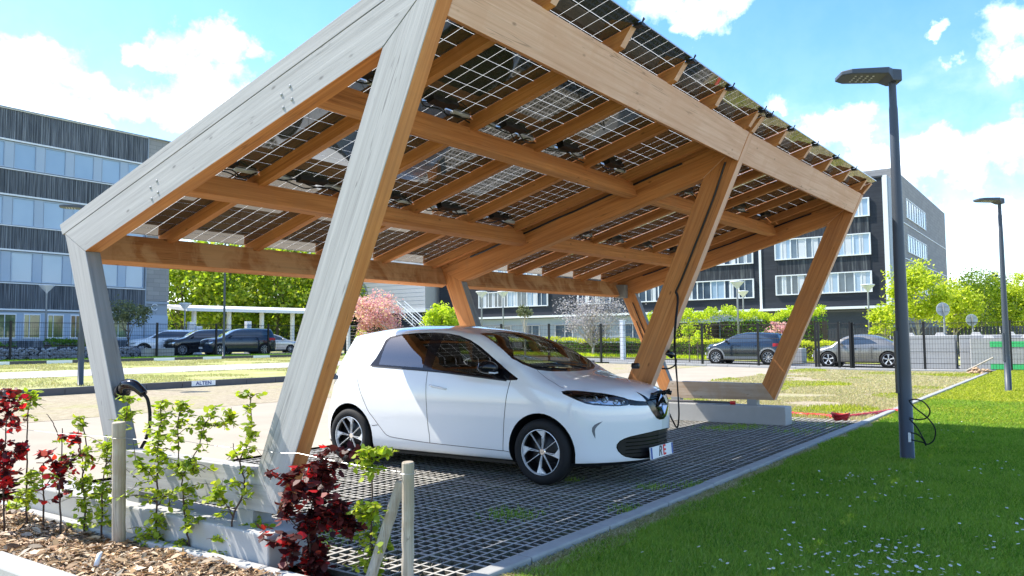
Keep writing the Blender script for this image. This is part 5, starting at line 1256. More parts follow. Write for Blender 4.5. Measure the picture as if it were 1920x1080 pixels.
# ------------------------------------------------------------ lamp posts
def street_lamp(x, y, z0, H, label, rz, tilt=0, group='dark street lamps with flat heads', r0=.075):
    t = thing('street_lamp', label, 'street lamp', (x, y, z0), rz, group)
    mb = MB(); mb.lathe([(0, 0), (r0+.02, 0), (r0+.02, .02), (r0, .021), (r0*.98, 1.0), (r0*.62, H-.35), (r0*.55, H-.30), (r0*.52, H)], 20); mb.build('pole', 'dark_steel', t, True)
    mb = MB(); mb.box(r0*.8, r0+.012, -.03, .03, .75, 1.45); mb.build('service_door', 'dark_steel', t)
    mb = MB(); V = []
    for (xx, w_, za, zb) in ((-.075, .10, H-.05, H+.085), (.03, .12, H-.045, H+.09), (.10, .19, H+.015, H+.09), (.42, .19, H+.022, H+.085), (.50, .19, H+.024, H+.082), (.60, .12, H+.03, H+.078)):
        V += [(xx, -w_, za), (xx, w_, za), (xx, w_, zb), (xx, -w_, zb)]
    F = [(0, 3, 2, 1), (20, 21, 22, 23)]
    for i in range(5):
        b = i*4; F += [(b+k, b+(k+1) % 4, b+4+(k+1) % 4, b+4+k) for k in range(4)]
    mb.add(V, F); hd = bevel(mb.build('lamp_head', 'dark_steel', t), .01, 2)
    for i in range(4):
        for j in range(4): mb = MB(); mb.lathe([(0, -.004), (.011, -.003), (.014, .004)], 8, 'z', (.24+i*.065, -.10+j*.066, H+.012+i*.003)); mb.build('led', 'lens_led', hd)
    return t
l1 = gnd(1701, 868)[0]; street_lamp(6.62, -1.16, 0, 4.33, 'nearest dark steel lamp post, standing in the shaded lawn with cable loops at its foot', R(120))
street_lamp(19.97, -1.28, 0, 4.72, 'farther dark steel lamp post in the sunlit lawn at the right edge', R(128))
street_lamp(7.45, 18.85, hgt(18.8), 4.75, 'brown grey lamp post rising behind the near silvered leg of the carport', R(150))
street_lamp(24.6, 37.3, hgt(37.3), 7.5, 'tall thin grey lamp post in front of the navy suv', R(150), r0=.07)
def cone_lamp(u, v, D, Htop, label, zg):
    p = at(u, v, D); t = thing('garden_lamp', label, 'street lamp', (p[0], p[1], zg), 0, 'white lamps with funnel shaped heads')
    H = p[2]-zg; mb = MB(); mb.lathe([(0, 0), (.07, 0), (.05, H-.5), (.04, H-.45), (.0, H-.44)], 12); mb.build('pole', 'grey_paint', t, True)
    mb = MB(); mb.lathe([(.04, H-.5), (.07, H-.42), (.42, H-.03), (.44, H), (.38, H+.03), (.0, H+.06)], 20); mb.build('lamp_shade', 'white_paint', t, True)
cone_lamp(1382, 528, 50, 0, 'white funnel lamp post right of the middle carport leg, the taller of the pair', .1)
cone_lamp(1393, 546, 62, 0, 'smaller funnel lamp post just right of a taller one, in front of the dark office', .1)
cone_lamp(1627, 534, 52, 0, 'funnel lamp post in front of the dark office corner, above the bronze coupe', .1)
cone_lamp(903, 547, 58, 0, 'funnel lamp post seen over the white car roof, left of two', .3)
cone_lamp(943, 547, 60, 0, 'funnel lamp post seen over the white car roof, right of two', .3)
cone_lamp(347, 569, 58, 0, 'funnel lamp post at the left end of the white canopy', .55)
cone_lamp(88, 535, 48.5, 0, 'pale grey funnel lamp post against the slatted office on the far left', .5)
# white canopy with charging columns behind the suvs
cnp = thing('parking_canopy', 'white flat roofed parking canopy on slim posts behind the navy suv', 'canopy', (36, 52, .55))
ca, cb_ = at(350, 583, 62), at(572, 587, 70); d_ = (cb_-ca); d_[2] = 0; Lc = np.linalg.norm(d_); d_ /= Lc; nn_ = np.array([-d_[1], d_[0], 0]); nn_ = nn_ if nn_[1] > 0 else -nn_
mb = MB(); z_ = ca[2]
Vc = [ca, ca+d_*(Lc+4), ca+d_*(Lc+4)+nn_*5, ca+nn_*5]
mb.add([(v[0], v[1], z_+(.45 if i > 1 else 0)) for i, v in enumerate(Vc)]+[(v[0], v[1], z_+.25+(.45 if i > 1 else 0)) for i, v in enumerate(Vc)], [(0, 3, 2, 1), (4, 5, 6, 7), (0, 1, 5, 4), (1, 2, 6, 5), (2, 3, 7, 6), (3, 0, 4, 7)])
mb.build('roof', 'white_paint', cnp, loc=(-36, -52, -.55))
for k in range(6):
    q = ca+d_*(1.1+k*3.0)+nn_*1.0; mb = MB(); mb.box(q[0]-.13, q[0]+.13, q[1]-.13, q[1]+.13, .5, z_+.1); mb.build('post', 'white_paint', cnp, loc=(-36, -52, -.55))
for (u, v, D, lab) in ((358, 604, 60, 'white charging column below the left end of the canopy'), (372, 612, 58, 'short white charging column with pale blue front beside the white suv'), (465, 603, 63, 'white charging column standing right of the thin lamp post')):
    p = at(u, v, D); mb = MB(); mb.box(-.22, .22, -.15, .15, -.02, p[2]-.5); mb.box(-.16, .16, -.158, -.151, p[2]-1.1, p[2]-.7, 1); o = mb.build('charging_column', ['white_paint', 'pane_sky'], None, loc=(p[0], p[1], .52)); bevel(o, .03, 2); tag(o, lab, 'charger', 'charging columns by the canopy')
p = at(1167, 600, 46); mb = MB(); mb.box(-.15, .15, -.1, .1, 0, p[2]-.15); mb.box(-.10, .10, -.106, -.101, p[2]-.75, p[2]-.4, 1); mb.box(-.17, .17, -.12, .12, p[2]-.149, p[2]-.10)
o = mb.build('charging_column', ['white_paint', 'panel_light'], None, loc=(p[0], p[1], .1)); bevel(o, .02, 2); tag(o, 'slim tall white charging column left of the middle carport leg', 'charger')
# concrete block walls on the right, with studs
def cblock(x, y, z, L_, H_, W_, lab, board=False, rz=0):
    t = thing('concrete_block', lab, 'block', (x, y, z), rz, 'stacked concrete blocks behind the right fence')
    mb = MB(); mb.box(-W_/2, W_/2, -L_/2, L_/2, 0, H_); bevel(mb.build('block_body', 'concrete_white', t), .03, 2)
    mb = MB(); n = max(1, int(L_/1.0))
    for k in range(n):
        c = -L_/2+L_*(k+.5)/n; V = [(-.13, c-.2, H_+.001), (.13, c-.2, H_+.001), (.13, c+.2, H_+.001), (-.13, c+.2, H_+.001), (-.08, c-.13, H_+.12), (.08, c-.13, H_+.12), (.08, c+.13, H_+.12), (-.08, c+.13, H_+.12)]
        mb.add(V, [(4, 5, 6, 7), (0, 1, 5, 4), (1, 2, 6, 5), (2, 3, 7, 6), (3, 0, 4, 7)])
    mb.build('stud', 'concrete_white', t)
    if board:
        for zz_ in (.10, H_-.36): mb = MB(); mb.box(-W_/2-.012, -W_/2-.002, -.95+.3, .95+.3, zz_, zz_+.22); mb.build('green_board', 'green_board', t)
    return t
cblock(35.6, 2.75, -.02, 2.4, .72, .8, 'lower pale concrete block just right of the first lamp post')
cblock(35.6, 2.75, .71, 2.4, .72, .8, 'upper studded pale concrete block resting on the one right of the first lamp post')
cblock(35.6, .2, -.02, 2.4, .72, .8, 'lower pale concrete block of the second stack from the first lamp post')
cblock(35.6, .2, .71, 2.4, .72, .8, 'upper studded concrete block of the second stack from the first lamp post')
cblock(34.4, -1.05, -.05, 3.9, 1.35, .7, 'long low concrete block with two green boards on its face', True)
cblock(35.9, -4.0, -.05, 5.4, 1.62, .8, 'long concrete block at the right edge behind the farther lamp post')
mb = MB(); mb.box(-.4, .4, -1, 1, 0, .75); o = bevel(mb.build('concrete_block', 'concrete_white', None, loc=(38.2, 9.6, .1)), .03, 2); tag(o, 'single pale concrete block behind the roof of the bronze coupe', 'block')
# container and dark fence far right
mb = MB(); mb.box(-3, 3, -1.3, 1.3, 0, 2.6)
for k in range(24): mb.box(-3+k*.25, -3+k*.25+.12, -1.34, -1.301, .15, 2.45); mb.box(-3.04, -3.001, -1.25+k*.107, -1.2+k*.107, .15, 2.45)
o = mb.build('site_container', 'facade_grey', None, loc=(53.5, -6.6, -.1)); tag(o, 'blue grey corrugated site container at the right edge behind the lawn', 'container')
mb = MB()
for k in range(90): mb.box(-.02, .02, k*.2-9, k*.2-8.85, 0, 2.0)
o = mb.build('slat_fence', 'facade_dark', None, loc=(56, 3.0, 0)); tag(o, 'dark vertical slat fence behind the concrete blocks', 'fence')
# road signs seen from the back
for (u, v, D, r_, lab) in ((1768, 580, 40, .33, 'larger round traffic sign seen from behind on a grey pole, left of two'), (1822, 600, 47, .34, 'smaller round traffic sign seen from behind, right of two')):
    p = at(u, v, D); t = thing('traffic_sign', lab, 'sign', (p[0], p[1], 0), YAW-R(90), 'traffic signs seen from behind')
    mb = MB(); mb.lathe([(0, -.012), (r_, -.012), (r_+.01, -.005), (r_+.01, .005), (r_, .006), (0, .006)], 28, 'y', (0, 0, p[2])); mb.build('sign_disc', 'panel_light', t)
    mb = MB(); mb.lathe([(.0, 0), (.045, 0), (.045, p[2]+r_*.8), (0, p[2]+r_*.8)], 10, 'z', (0, -.07, 0)); mb.build('pole', 'grey_paint', t)
    mb = MB(); mb.box(-r_*.8, r_*.8, -.03, -.013, p[2]+.10, p[2]+.14); mb.box(-r_*.8, r_*.8, -.03, -.013, p[2]-.14, p[2]-.10); mb.build('bracket', 'grey_paint', t)
# gabion wall with low bushes
gw = thing('gabion_wall', 'low gabion wall of grey stones under the left building', 'wall', (14, 41.2, .55))
mb = MB()
for i in range(1900):
    x = random.uniform(4, 22.0); z = random.uniform(.0, .62); r_ = random.uniform(.06, .12); y = 41.2+random.uniform(-.03, .10)
    V = [(x-14+r_*random.uniform(.7, 1.1)*a, y-41.2+r_*.7*b, z+r_*.8*c) for a, b, c in ((1, 0, 0), (-1, 0, 0), (0, 1, 0), (0, -1, 0), (0, 0, 1), (0, 0, -1))]
    mb.add(V, [(0, 3, 4), (3, 1, 4), (1, 2, 4), (2, 0, 4), (3, 0, 5), (1, 3, 5), (2, 1, 5), (0, 2, 5)])
plain('stone_mix', (.34, .35, .38), .9, var=.55, vs=3); mb.build('stones', 'stone_mix', gw)
mb = MB(); mb.box(-10, 8.1, .15, .8, -.1, .68); mb.build('core', 'facade_dark', gw)
mb = MB()
for k in range(80): mb.tube([(-10+k*.23, -.16, 0), (-10+k*.23, -.16, .70)], .004, 3, caps=False)
for k in range(5): mb.tube([(-10, -.16, .02+k*.17), (8.1, -.16, .02+k*.17)], .004, 3, caps=False)
mb.build('wire_cage', 'grey_paint', gw)
mb = MB(); mb.box(-.9, .9, -.2, .2, -.05, .6); o = bevel(mb.build('concrete_block', 'concrete', None, loc=(21.3, 39.0, .55)), .02); o.location = tuple(at(296, 669, 45.5)*np.array([1, 1, 0])+np.array([0, 0, .5])); tag(o, 'grey concrete block lying in front of the white suv', 'block')
# ------------------------------------------------------------ trees and shrubs
def crown_pts(n, ncl, c, rad, spread=.34, hollow=.45, flat=.5):
    cc = []
    while len(cc) < ncl:
        p = rng.normal(0, 1, 3); p /= np.linalg.norm(p); r_ = rng.uniform(hollow, 1.0)**.6
        q = p*r_
        if q[2] < -flat: continue
        cc.append(q)
    cc = np.array(cc)*np.array(rad)
    sz = rng.uniform(.5, 1.25, ncl)*spread*np.mean(rad)
    k = rng.integers(0, ncl, n); P = cc[k]+rng.normal(0, 1, (n, 3))*sz[k][:, None]*np.array([.55, .55, .38])
    return P+np.array(c), cc+np.array(c)
def leafcloud(name, P, size, mat, parent, up=.35, asp=.62):
    n = len(P); a = rng.normal(0, 1, (n, 3)); a[:, 2] *= .6; a /= np.linalg.norm(a, axis=1)[:, None]; b = np.cross(a, rng.normal(0, 1, (n, 3))); b /= np.linalg.norm(b, axis=1)[:, None]+1e-9
    s = size*rng.uniform(.6, 1.3, n)[:, None]; return quads(name, P, a*s/2, b*s*asp/2, mat, parent, bend=.25)
def tree(name, label, base, H, rad, mat, n, leaf, cat='tree', ncl=46, trunk=.12, tmat='bark', clear=None, spread=.34, group=None, hollow=.35, flat=.5, nb=14, gaps=1.0):
    t = thing(name, label, cat, tuple(base), 0, group); ch = clear if clear is not None else H-2*rad[2]
    c = np.array([0, 0, H-rad[2]]); P, cc = crown_pts(n, ncl, c, rad, spread, hollow, flat)
    leafcloud('crown', P, leaf, mat, t)
    mb = MB(); top = H-rad[2]*.5; j = rng.normal(0, .03*H/6, (5, 2))
    tp = smooth_path([(0, 0, -.05), (j[0][0], j[0][1], ch*.5), (j[1][0], j[1][1], ch), (j[2][0]*2, j[2][1]*2, (ch+top)/2), (j[3][0]*3, j[3][1]*3, top)], 4)
    mb.tube(tp, trunk, 8, rs=list(np.linspace(trunk, trunk*.25, len(tp))))
    for q in cc[:nb]:
        s_ = np.array(tp[int(rng.uniform(.35, .9)*(len(tp)-1))]); mid = (s_+q)/2+np.array([0, 0, -.08*H*rng.uniform(0, .6)])
        pth = smooth_path([s_, mid, q], 4); mb.tube(pth, .1, 5, rs=list(np.linspace(trunk*.38, trunk*.07, len(pth))))
    mb.build('trunk', tmat, t, True); return t
def g0(u, D): p = at(u, 640, D); return np.array([p[0], p[1], hgt(p[1])])
# green wall of trees behind the canopy, left
k = 0
labs = ['leftmost tall green tree behind the canopy, touching the office corner', 'second tall green tree behind the white canopy', 'third tall green tree behind the white canopy', 'fourth tall green tree, behind the navy suv', 'fifth tall green tree behind the canopy', 'tall green tree behind the canopy partly hidden by the near leg', 'last tall green tree of the row, right of the near leg', 'tall green tree at the far end of the row toward the pale block']
for (u, D, H, r_) in ((338, 84, 12.5, 4.2), (392, 92, 14, 4.6), (430, 82, 11.5, 4.2), (478, 90, 13.5, 4.8), (520, 84, 12, 4.4), (562, 92, 13.5, 4.6), (602, 88, 12, 4.5), (640, 96, 10.5, 4.2)):
    tree('broadleaf_tree', labs[k], g0(u, D), H, (r_, r_, H*.44), 'leaf_tree' if k % 2 == 0 else 'leaf_tree_dark', 5200, .42, ncl=60, trunk=.2, tmat='bark', group='row of tall green trees behind the canopy', hollow=.2, flat=.95); k += 1
P = np.stack([rng.uniform(-2, 50, 30000), rng.uniform(-3, 3, 30000), rng.uniform(0, 1, 30000)**1.2*4.5], 1); a_ = g0(320, 98); b_ = g0(640, 104); dd = (b_-a_); Lh = np.linalg.norm(dd[:2]); dd = dd/Lh
Q = np.array([a_+dd*p[0]+np.array([-dd[1], dd[0], 0])*p[1]+np.array([0, 0, p[2]]) for p in P])
o = leafcloud('far_undergrowth', Q, .55, 'leaf_tree_dark', None); tag(o, 'tangled dark green undergrowth behind the row of tall trees', 'undergrowth', kind='stuff')
# right hand trees
for (u, D, H, r_, rz_, m_, lab) in ((1722, 46, 5.75, 1.55, 2.1, 'leaf_tree_fresh', 'slim fresh green tree with pale trunk just right of the first lamp post'), (1790, 52, 5.0, 1.6, 1.9, 'leaf_tree_fresh', 'small fresh green tree with forked pale trunk between the two round signs'), (1838, 62, 6.7, 2.3, 2.9, 'leaf_tree_fresh', 'wide round green tree left of the farther lamp post'), (1865, 70, 6.9, 2.2, 3.0, 'leaf_tree_dark', 'darker green tree behind the round one near the farther lamp post'), (1905, 60, 6.0, 1.3, 2.8, 'leaf_tree_fresh', 'narrow upright green tree right of the farther lamp post')):
    tree('broadleaf_tree', lab, g0(u, D), H, (r_, r_, rz_), m_, 7000, .16, trunk=.09, tmat='bark_light', group='fresh green trees on the right', spread=.30, ncl=70, clear=H-2*rz_+.3, hollow=.2)
tree('broadleaf_tree', 'sparse green tree against the office corner left of the first lamp post', g0(1658, 50), 3.6, (.9, .9, 1.5), 'leaf_tree_fresh', 1800, .17, trunk=.05, tmat='bark_light', group='fresh green trees on the right', spread=.3)
tree('broadleaf_tree', 'dark green tree at the right edge beyond the site container', g0(1935, 75), 6.2, (2.2, 2.2, 2.8), 'leaf_tree_dark', 4000, .22, trunk=.1, group='fresh green trees on the right')
for (u, D, lab) in ((1760, 95, 'distant green tree between the office flank and the round signs'), (1800, 105, 'distant green tree behind the round signs'), (1850, 110, 'distant green tree left of the farther lamp post'), (1900, 100, 'distant green tree right of the farther lamp post')):
    tree('broadleaf_tree', lab, g0(u, D), 6.4, (3.6, 3.6, 3.0), 'leaf_tree_dark', 3500, .35, trunk=.14, group='distant trees on the right', flat=.9, hollow=.2)
# blossom tree, conifer-like shrub, small trees in front of the dark office
tree('blossom_tree', 'round pink blossoming tree left of the pale block', g0(702, 49), 3.95, (1.75, 1.75, 1.45), 'leaf_pink', 7000, .13, trunk=.10, clear=1.0, spread=.26, ncl=90, hollow=.15, flat=.9)
tree('round_shrub', 'bright green bushy shrub over the white car roof beside the middle rear leg', g0(828, 46), 3.25, (.95, .95, 1.5), 'leaf_lime', 5200, .13, 'shrub', trunk=.07, spread=.28, ncl=60, clear=.3, hollow=.1, flat=1.0)
tree('round_shrub', 'smaller bright green shrub touching the middle rear leg', g0(852, 47), 2.7, (.7, .7, 1.2), 'leaf_hedge', 2600, .13, 'shrub', trunk=.06, spread=.28, clear=.3, hollow=.1, flat=1.0)
tree('small_tree', 'tiny pollarded tree with a bushy top seen above the windscreen', g0(985, 42), 3.0, (.42, .42, .38), 'leaf_olive', 900, .10, trunk=.06, tmat='bark_light', clear=2.2, ncl=14)
tree('bare_tree', 'greyish bare branched tree in pale bud left of the far rear leg', g0(1112, 50), 4.4, (2.2, 2.2, 1.7), 'leaf_greyish', 4200, .11, trunk=.10, tmat='bark_light', clear=.9, spread=.30, ncl=90, hollow=.15, flat=.95, nb=60)
tree('small_tree', 'thin grey green tree in front of the left office beside the near rear leg', g0(240, 46.5), 3.5, (1.15, 1.15, 1.0), 'leaf_olive', 2600, .12, trunk=.06, clear=1.3, spread=.3, ncl=40)
for (u, D, H, lab) in ((1292, 42, 2.2, 'young staked tree with few leaves between middle leg and crossover'), (1308, 44, 1.7, 'thin young tree right of the staked one')):
    tree('small_tree', lab, g0(u, D), H, (.35, .35, .5), 'leaf_lime', 500, .10, trunk=.03, clear=H-1.0, ncl=14)
tree('low_shrub', 'yellow green shrub behind the white crossover seen from behind', g0(683, 52), 1.7, (.5, .5, .7), 'leaf_lime', 1200, .12, 'shrub', trunk=.03, clear=.2, flat=1)
def hedge(name, label, A, B, W_, H_, n, mat, tipm, leaf=.085, wav=.1, cat='hedge', mats2=None):
    A = np.array(A, float); B = np.array(B, float); d = B-A; L_ = np.linalg.norm(d); d /= L_; nn = np.array([-d[1], d[0]]); t = thing(name, label, cat, (A[0], A[1], hgt(A[1])))
    s = rng.uniform(0, L_, n); q = rng.uniform(-.5, .5, n)*W_; z = rng.uniform(0, 1, n); hh = H_*(1+wav*(np.sin(s*1.3)+np.sin(s*3.1+1)+.6*np.sin(s*7.3))/2)
    face = rng.uniform(0, 1, n); q = np.where(face < .6, np.sign(q)*W_/2*rng.uniform(.85, 1.05, n), q); z = np.where(face >= .6, rng.uniform(.88, 1.03, n), z); 
    gz = np.array([hgt(A[1]+d[1]*s_) for s_ in s])-hgt(A[1])
    P = np.stack([d[0]*s+nn[0]*q, d[1]*s+nn[1]*q, z*hh+gz], 1); P += rng.normal(0, .03, P.shape)
    m1 = z < .86; leafcloud('foliage', P[m1], leaf, mat, t); leafcloud('shoots', P[~m1]+np.array([0, 0, .02]), leaf, tipm, t)
    mb = MB(); n_ = max(2, int(L_/1.0))
    for i in range(n_):
        a0, a1 = L_*i/n_, L_*(i+1)/n_; z0_, z1_ = hgt(A[1]+d[1]*a0)-hgt(A[1]), hgt(A[1]+d[1]*a1)-hgt(A[1]); V = []
        for (a, zz_) in ((a0, z0_), (a1, z1_)):
            for q_ in (-.42, .42): V += [(d[0]*a+nn[0]*q_*W_, d[1]*a+nn[1]*q_*W_, zz_), (d[0]*a+nn[0]*q_*W_, d[1]*a+nn[1]*q_*W_, zz_+H_*.80)]
        mb.add(V, [(0, 1, 5, 4), (2, 6, 7, 3), (1, 3, 7, 5), (0, 2, 3, 1), (4, 5, 7, 6)])
    mb.build('branches', 'stem', t); return t
hedge('clipped_hedge', 'clipped green hedge with yellow top between windscreen and far rear leg', (41.8, 25.5), (41.8, 34.5), .9, 1.12, 9000, 'leaf_hedge', 'leaf_hedge_tip')
hedge('clipped_hedge', 'clipped green hedge behind the middle leg and the crossover', (41.3, 10.0), (41.8, 25.3), .9, 1.10, 15000, 'leaf_hedge', 'leaf_hedge_tip')
hedge('tall_hedge', 'taller leafy green hedge behind the bronze coupe under the dark office', (49.5, 10.4), (49.5, 17.0), 1.6, 2.9, 9000, 'leaf_hedge', 'leaf_lime', .12, .12)
hedge('tall_hedge', 'bright green leafy shrubs behind the blue grey crossover', (48.5, 17.2), (48.5, 22.4), 1.6, 2.75, 8000, 'leaf_lime', 'leaf_lime', .12, .16)
tree('blossom_tree', 'small pinkish shrub between the bright green shrubs and the tall hedge', g0(1458, 48), 2.5, (.8, .8, 1.1), 'leaf_pink', 1800, .12, 'shrub', trunk=.04, clear=.3, flat=.9, ncl=30)
hedge('low_hedge', 'low yellow green hedge between the crossover and the bronze coupe', (40.2, 3.6), (40.2, 9.6), .8, 1.05, 6000, 'leaf_lime', 'leaf_hedge_tip')
hedge('low_hedge', 'low green bushes above the gabion wall at the left edge', (6, 42.4), (15.6, 42.4), .9, .95, 3000, 'leaf_hedge', 'leaf_hedge', .10, .2)
hedge('low_hedge', 'separate low green bush above the gabion wall left of the carport leg', (17.3, 42.4), (20.3, 42.4), .9, 1.0, 2200, 'leaf_hedge', 'leaf_hedge', .10, .1)
P, z = scatter(90000, 39.5, 48, 5, 38, .0, 30); tag(blades('verge_grass', P, rng.uniform(.1, .35, len(P)), np.full(len(P), .03), 'leaf_lime', .5), 'tall fresh grass on the verge behind the right fence', 'grass', kind='stuff')
P, z = scatter(50000, 0, 31.5, 16.9, 23.3, .0, 30, lambda P: vnoise(P, .8, 4) > -.1); P[:, 2] += .05; tag(blades('strip_grass', P, rng.uniform(.02, .07, len(P)), np.full(len(P), .012), 'grass_pale', .9), 'sparse fresh grass on the strip beyond the dark kerb', 'grass', kind='stuff')
P, z = scatter(40000, 0, 31.5, 27.8, 34.2, .0, 30, lambda P: vnoise(P, .7, 8) > -.3); P[:, 2] += .05; tag(blades('strip_grass', P, rng.uniform(.02, .07, len(P)), np.full(len(P), .016), 'grass_pale', .9), 'sparse fresh grass between the white path and the far kerb', 'grass', kind='stuff')
P, z = scatter(40000, 0, 33, 34.7, 40, .0, 30); P[:, 2] += .05; tag(blades('strip_grass', P, rng.uniform(.04, .12, len(P)), np.full(len(P), .016), 'leaf_hedge', .6), 'green grass at the foot of the left fence', 'grass', kind='stuff')

# ------------------------------------------------------------ saplings in the bed
def sapling(name, label, D, stems, clusters, mat, cat='sapling', group='young hedge plants in the mulched bed', leaf=.043, per=16, r_=.055, mat2=None, frac2=0.0, depth=.06):
    """stems: pixel polylines laid out on an upright plane at distance D; clusters: (u, v, spread px, leaves)"""
    b = at(*stems[0][0], D); b[2] = .02; t = thing(name, label, cat, tuple(b), 0, group); mb = MB(); pts3 = []
    for si, st in enumerate(stems):
        off = rng.normal(0, depth*.5)*(0 if si == 0 else 1)
        P3 = [at(u, v, D+off*(i/len(st)))-b for i, (u, v) in enumerate(st)]
        if si == 0: P3[0][2] = -.03
        sp = smooth_path([tuple(p) for p in P3], 5); sp = [p+rng.normal(0, .0025, 3) for p in sp]; r0 = .0075 if si == 0 else .0048
        mb.tube(sp, r0, 6, rs=list(np.linspace(r0, r0*.45, len(sp)))); pts3 += sp
    pts3 = np.array(pts3); C_, A_, B_ = [], [], []; clusters = [(u, v, s*1.1, int(n*(1.45 if mat == 'leaf_hornbeam' else 1.1))) for u, v, s, n in clusters]
    for (u, v, s, n) in clusters:
        c = at(u, v, D+rng.normal(0, depth))-b; sw = s/FPX*D
        for tw in range(max(1, n//6)):
            e = c+rng.normal(0, .75, 3)*sw*np.array([1, 1, .6]); s0 = pts3[np.argmin(np.linalg.norm(pts3-e-np.array([0, 0, .0]), axis=1))]
            mid = (s0+e)/2+np.array([0, 0, .02]); pth = smooth_path([s0, mid, e], 3); mb.tube(pth, .002, 4, rs=list(np.linspace(.0026, .0012, len(pth))))
            for q in range(7):
                f = rng.uniform(.25, 1.05); p = np.array(pth[min(len(pth)-1, int(f*(len(pth)-1)))])
                a = rng.normal(0, 1, 3); a[2] = a[2]*.45-.25; a /= np.linalg.norm(a); bb = np.cross(a, np.array([0, 0, 1.])+rng.normal(0, .5, 3)); bb /= np.linalg.norm(bb)+1e-9
                L_ = leaf*rng.uniform(.65, 1.25); C_.append(p+a*L_*.55); A_.append(a*L_/2); B_.append(bb*L_*.33)
    C_, A_, B_ = map(np.array, (C_, A_, B_)); m2 = rng.uniform(0, 1, len(C_)) < frac2
    def mk(nm, sel, mt):
        if sel.sum(): quads(nm, C_[sel], A_[sel], B_[sel], mt, t, bend=.22)
    mk('leaves', ~m2, mat)
    if mat2: mk('young_leaves', m2, mat2)
    mb.build('stem', 'stem', t, True); return t
Z3 = lambda *p: [(x/3, 720+y/3) for x, y in p]
def Cl(*p): return [(x/3, 720+y/3, s/3, n) for x, y, s, n in p]
sapling('hornbeam_sapling', 'forked lime green sapling left of the foot of the near front leg', 5.05, [Z3((1300, 1010), (1308, 900), (1310, 745), (1355, 650), (1375, 560), (1350, 430), (1400, 330), (1412, 200), (1408, 80)), Z3((1310, 745), (1280, 690), (1240, 630)), Z3((1315, 900), (1350, 850), (1400, 810)), Z3((1350, 440), (1320, 380), (1310, 330))],
    Cl((1360, 80, 45, 26), (1400, 170, 25, 10), (1390, 270, 35, 16), (1440, 310, 40, 18), (1340, 350, 40, 20), (1300, 400, 30, 12), (1400, 430, 40, 24), (1390, 500, 35, 16), (1250, 590, 60, 34), (1180, 680, 60, 26), (1260, 720, 50, 20), (1380, 600, 35, 14), (1380, 670, 25, 8), (1480, 760, 45, 16), (1360, 850, 60, 30), (1400, 920, 50, 24), (1240, 860, 60, 26), (1250, 1000, 70, 40), (1290, 1060, 60, 30), (1200, 960, 40, 14)), 'leaf_hornbeam')
sapling('hornbeam_sapling', 'tallest lime green sapling with a forked crown in the middle of the bed', 5.25, [Z3((1075, 985), (1065, 900), (1040, 750), (1030, 620), (1020, 530), (1005, 440), (1000, 250), (1020, 130)), Z3((1020, 530), (1055, 465), (1110, 370), (1160, 220), (1200, 190)), Z3((1160, 230), (1230, 235), (1300, 215)), Z3((1045, 740), (1100, 760), (1160, 870), (1230, 975))],
    Cl((1010, 120, 40, 22), (1060, 160, 50, 26), (1100, 240, 55, 34), (1010, 210, 40, 20), (1180, 190, 50, 24), (1240, 150, 50, 20), (1290, 220, 40, 18), (1250, 240, 40, 14), (1180, 330, 40, 18), (1150, 240, 40, 16), (1000, 300, 30, 10), (950, 340, 40, 14), (1040, 430, 60, 30), (1000, 500, 60, 40), (1080, 480, 50, 20), (1170, 530, 50, 22), (1080, 600, 50, 24), (1060, 680, 40, 18), (1100, 800, 50, 26), (1160, 770, 50, 20), (1020, 880, 50, 28), (980, 960, 45, 24), (1200, 870, 50, 16)), 'leaf_hornbeam')
sapling('hornbeam_sapling', 'upright lime green sapling just right of the first wooden stake', 5.4, [Z3((910, 950), (880, 850), (882, 700), (884, 560), (886, 420), (895, 300), (905, 160), (915, 90)), Z3((884, 560), (840, 500), (760, 430)), Z3((882, 690), (950, 620), (955, 690))],
    Cl((915, 110, 45, 30), (880, 190, 40, 18), (940, 200, 40, 18), (900, 250, 45, 26), (860, 330, 50, 22), (800, 330, 40, 14), (930, 340, 40, 14), (840, 400, 45, 22), (880, 440, 50, 34), (760, 450, 50, 18), (820, 500, 50, 26), (940, 480, 50, 26), (760, 600, 50, 20), (900, 620, 45, 24), (960, 640, 50, 22), (720, 630, 45, 20), (880, 780, 50, 26), (760, 870, 50, 26), (840, 900, 50, 30), (920, 880, 50, 28), (960, 800, 45, 20)), 'leaf_hornbeam')
sapling('hornbeam_sapling', 'lime green sapling with its tip above the first wooden stake', 5.65, [Z3((575, 830), (572, 720), (575, 600), (590, 470), (608, 380)), Z3((590, 470), (640, 380), (690, 260), (725, 100))],
    Cl((725, 90, 30, 26), (735, 150, 35, 30), (700, 190, 40, 30), (650, 200, 25, 8), (720, 240, 22, 6), (590, 330, 50, 30), (640, 350, 40, 20), (540, 330, 40, 12), (620, 430, 40, 18), (610, 520, 40, 18), (670, 380, 30, 14), (560, 600, 50, 26), (600, 660, 45, 24), (700, 600, 50, 30), (690, 660, 35, 12), (560, 760, 40, 18), (620, 760, 40, 16)), 'leaf_hornbeam')
sapling('hornbeam_sapling', 'lime green sapling with dark forked stem left of the first wooden stake', 5.8, [Z3((478, 790), (475, 640), (468, 520), (485, 420), (485, 330), (465, 230), (450, 205)), Z3((470, 500), (455, 380), (425, 300))],
    Cl((450, 210, 25, 14), (460, 240, 30, 14), (520, 400, 50, 26), (540, 450, 40, 18), (500, 540, 45, 24), (550, 620, 45, 24), (500, 600, 50, 26), (430, 650, 45, 28), (420, 700, 40, 20), (500, 780, 50, 34), (450, 780, 35, 16), (400, 560, 35, 14)), 'leaf_hornbeam')
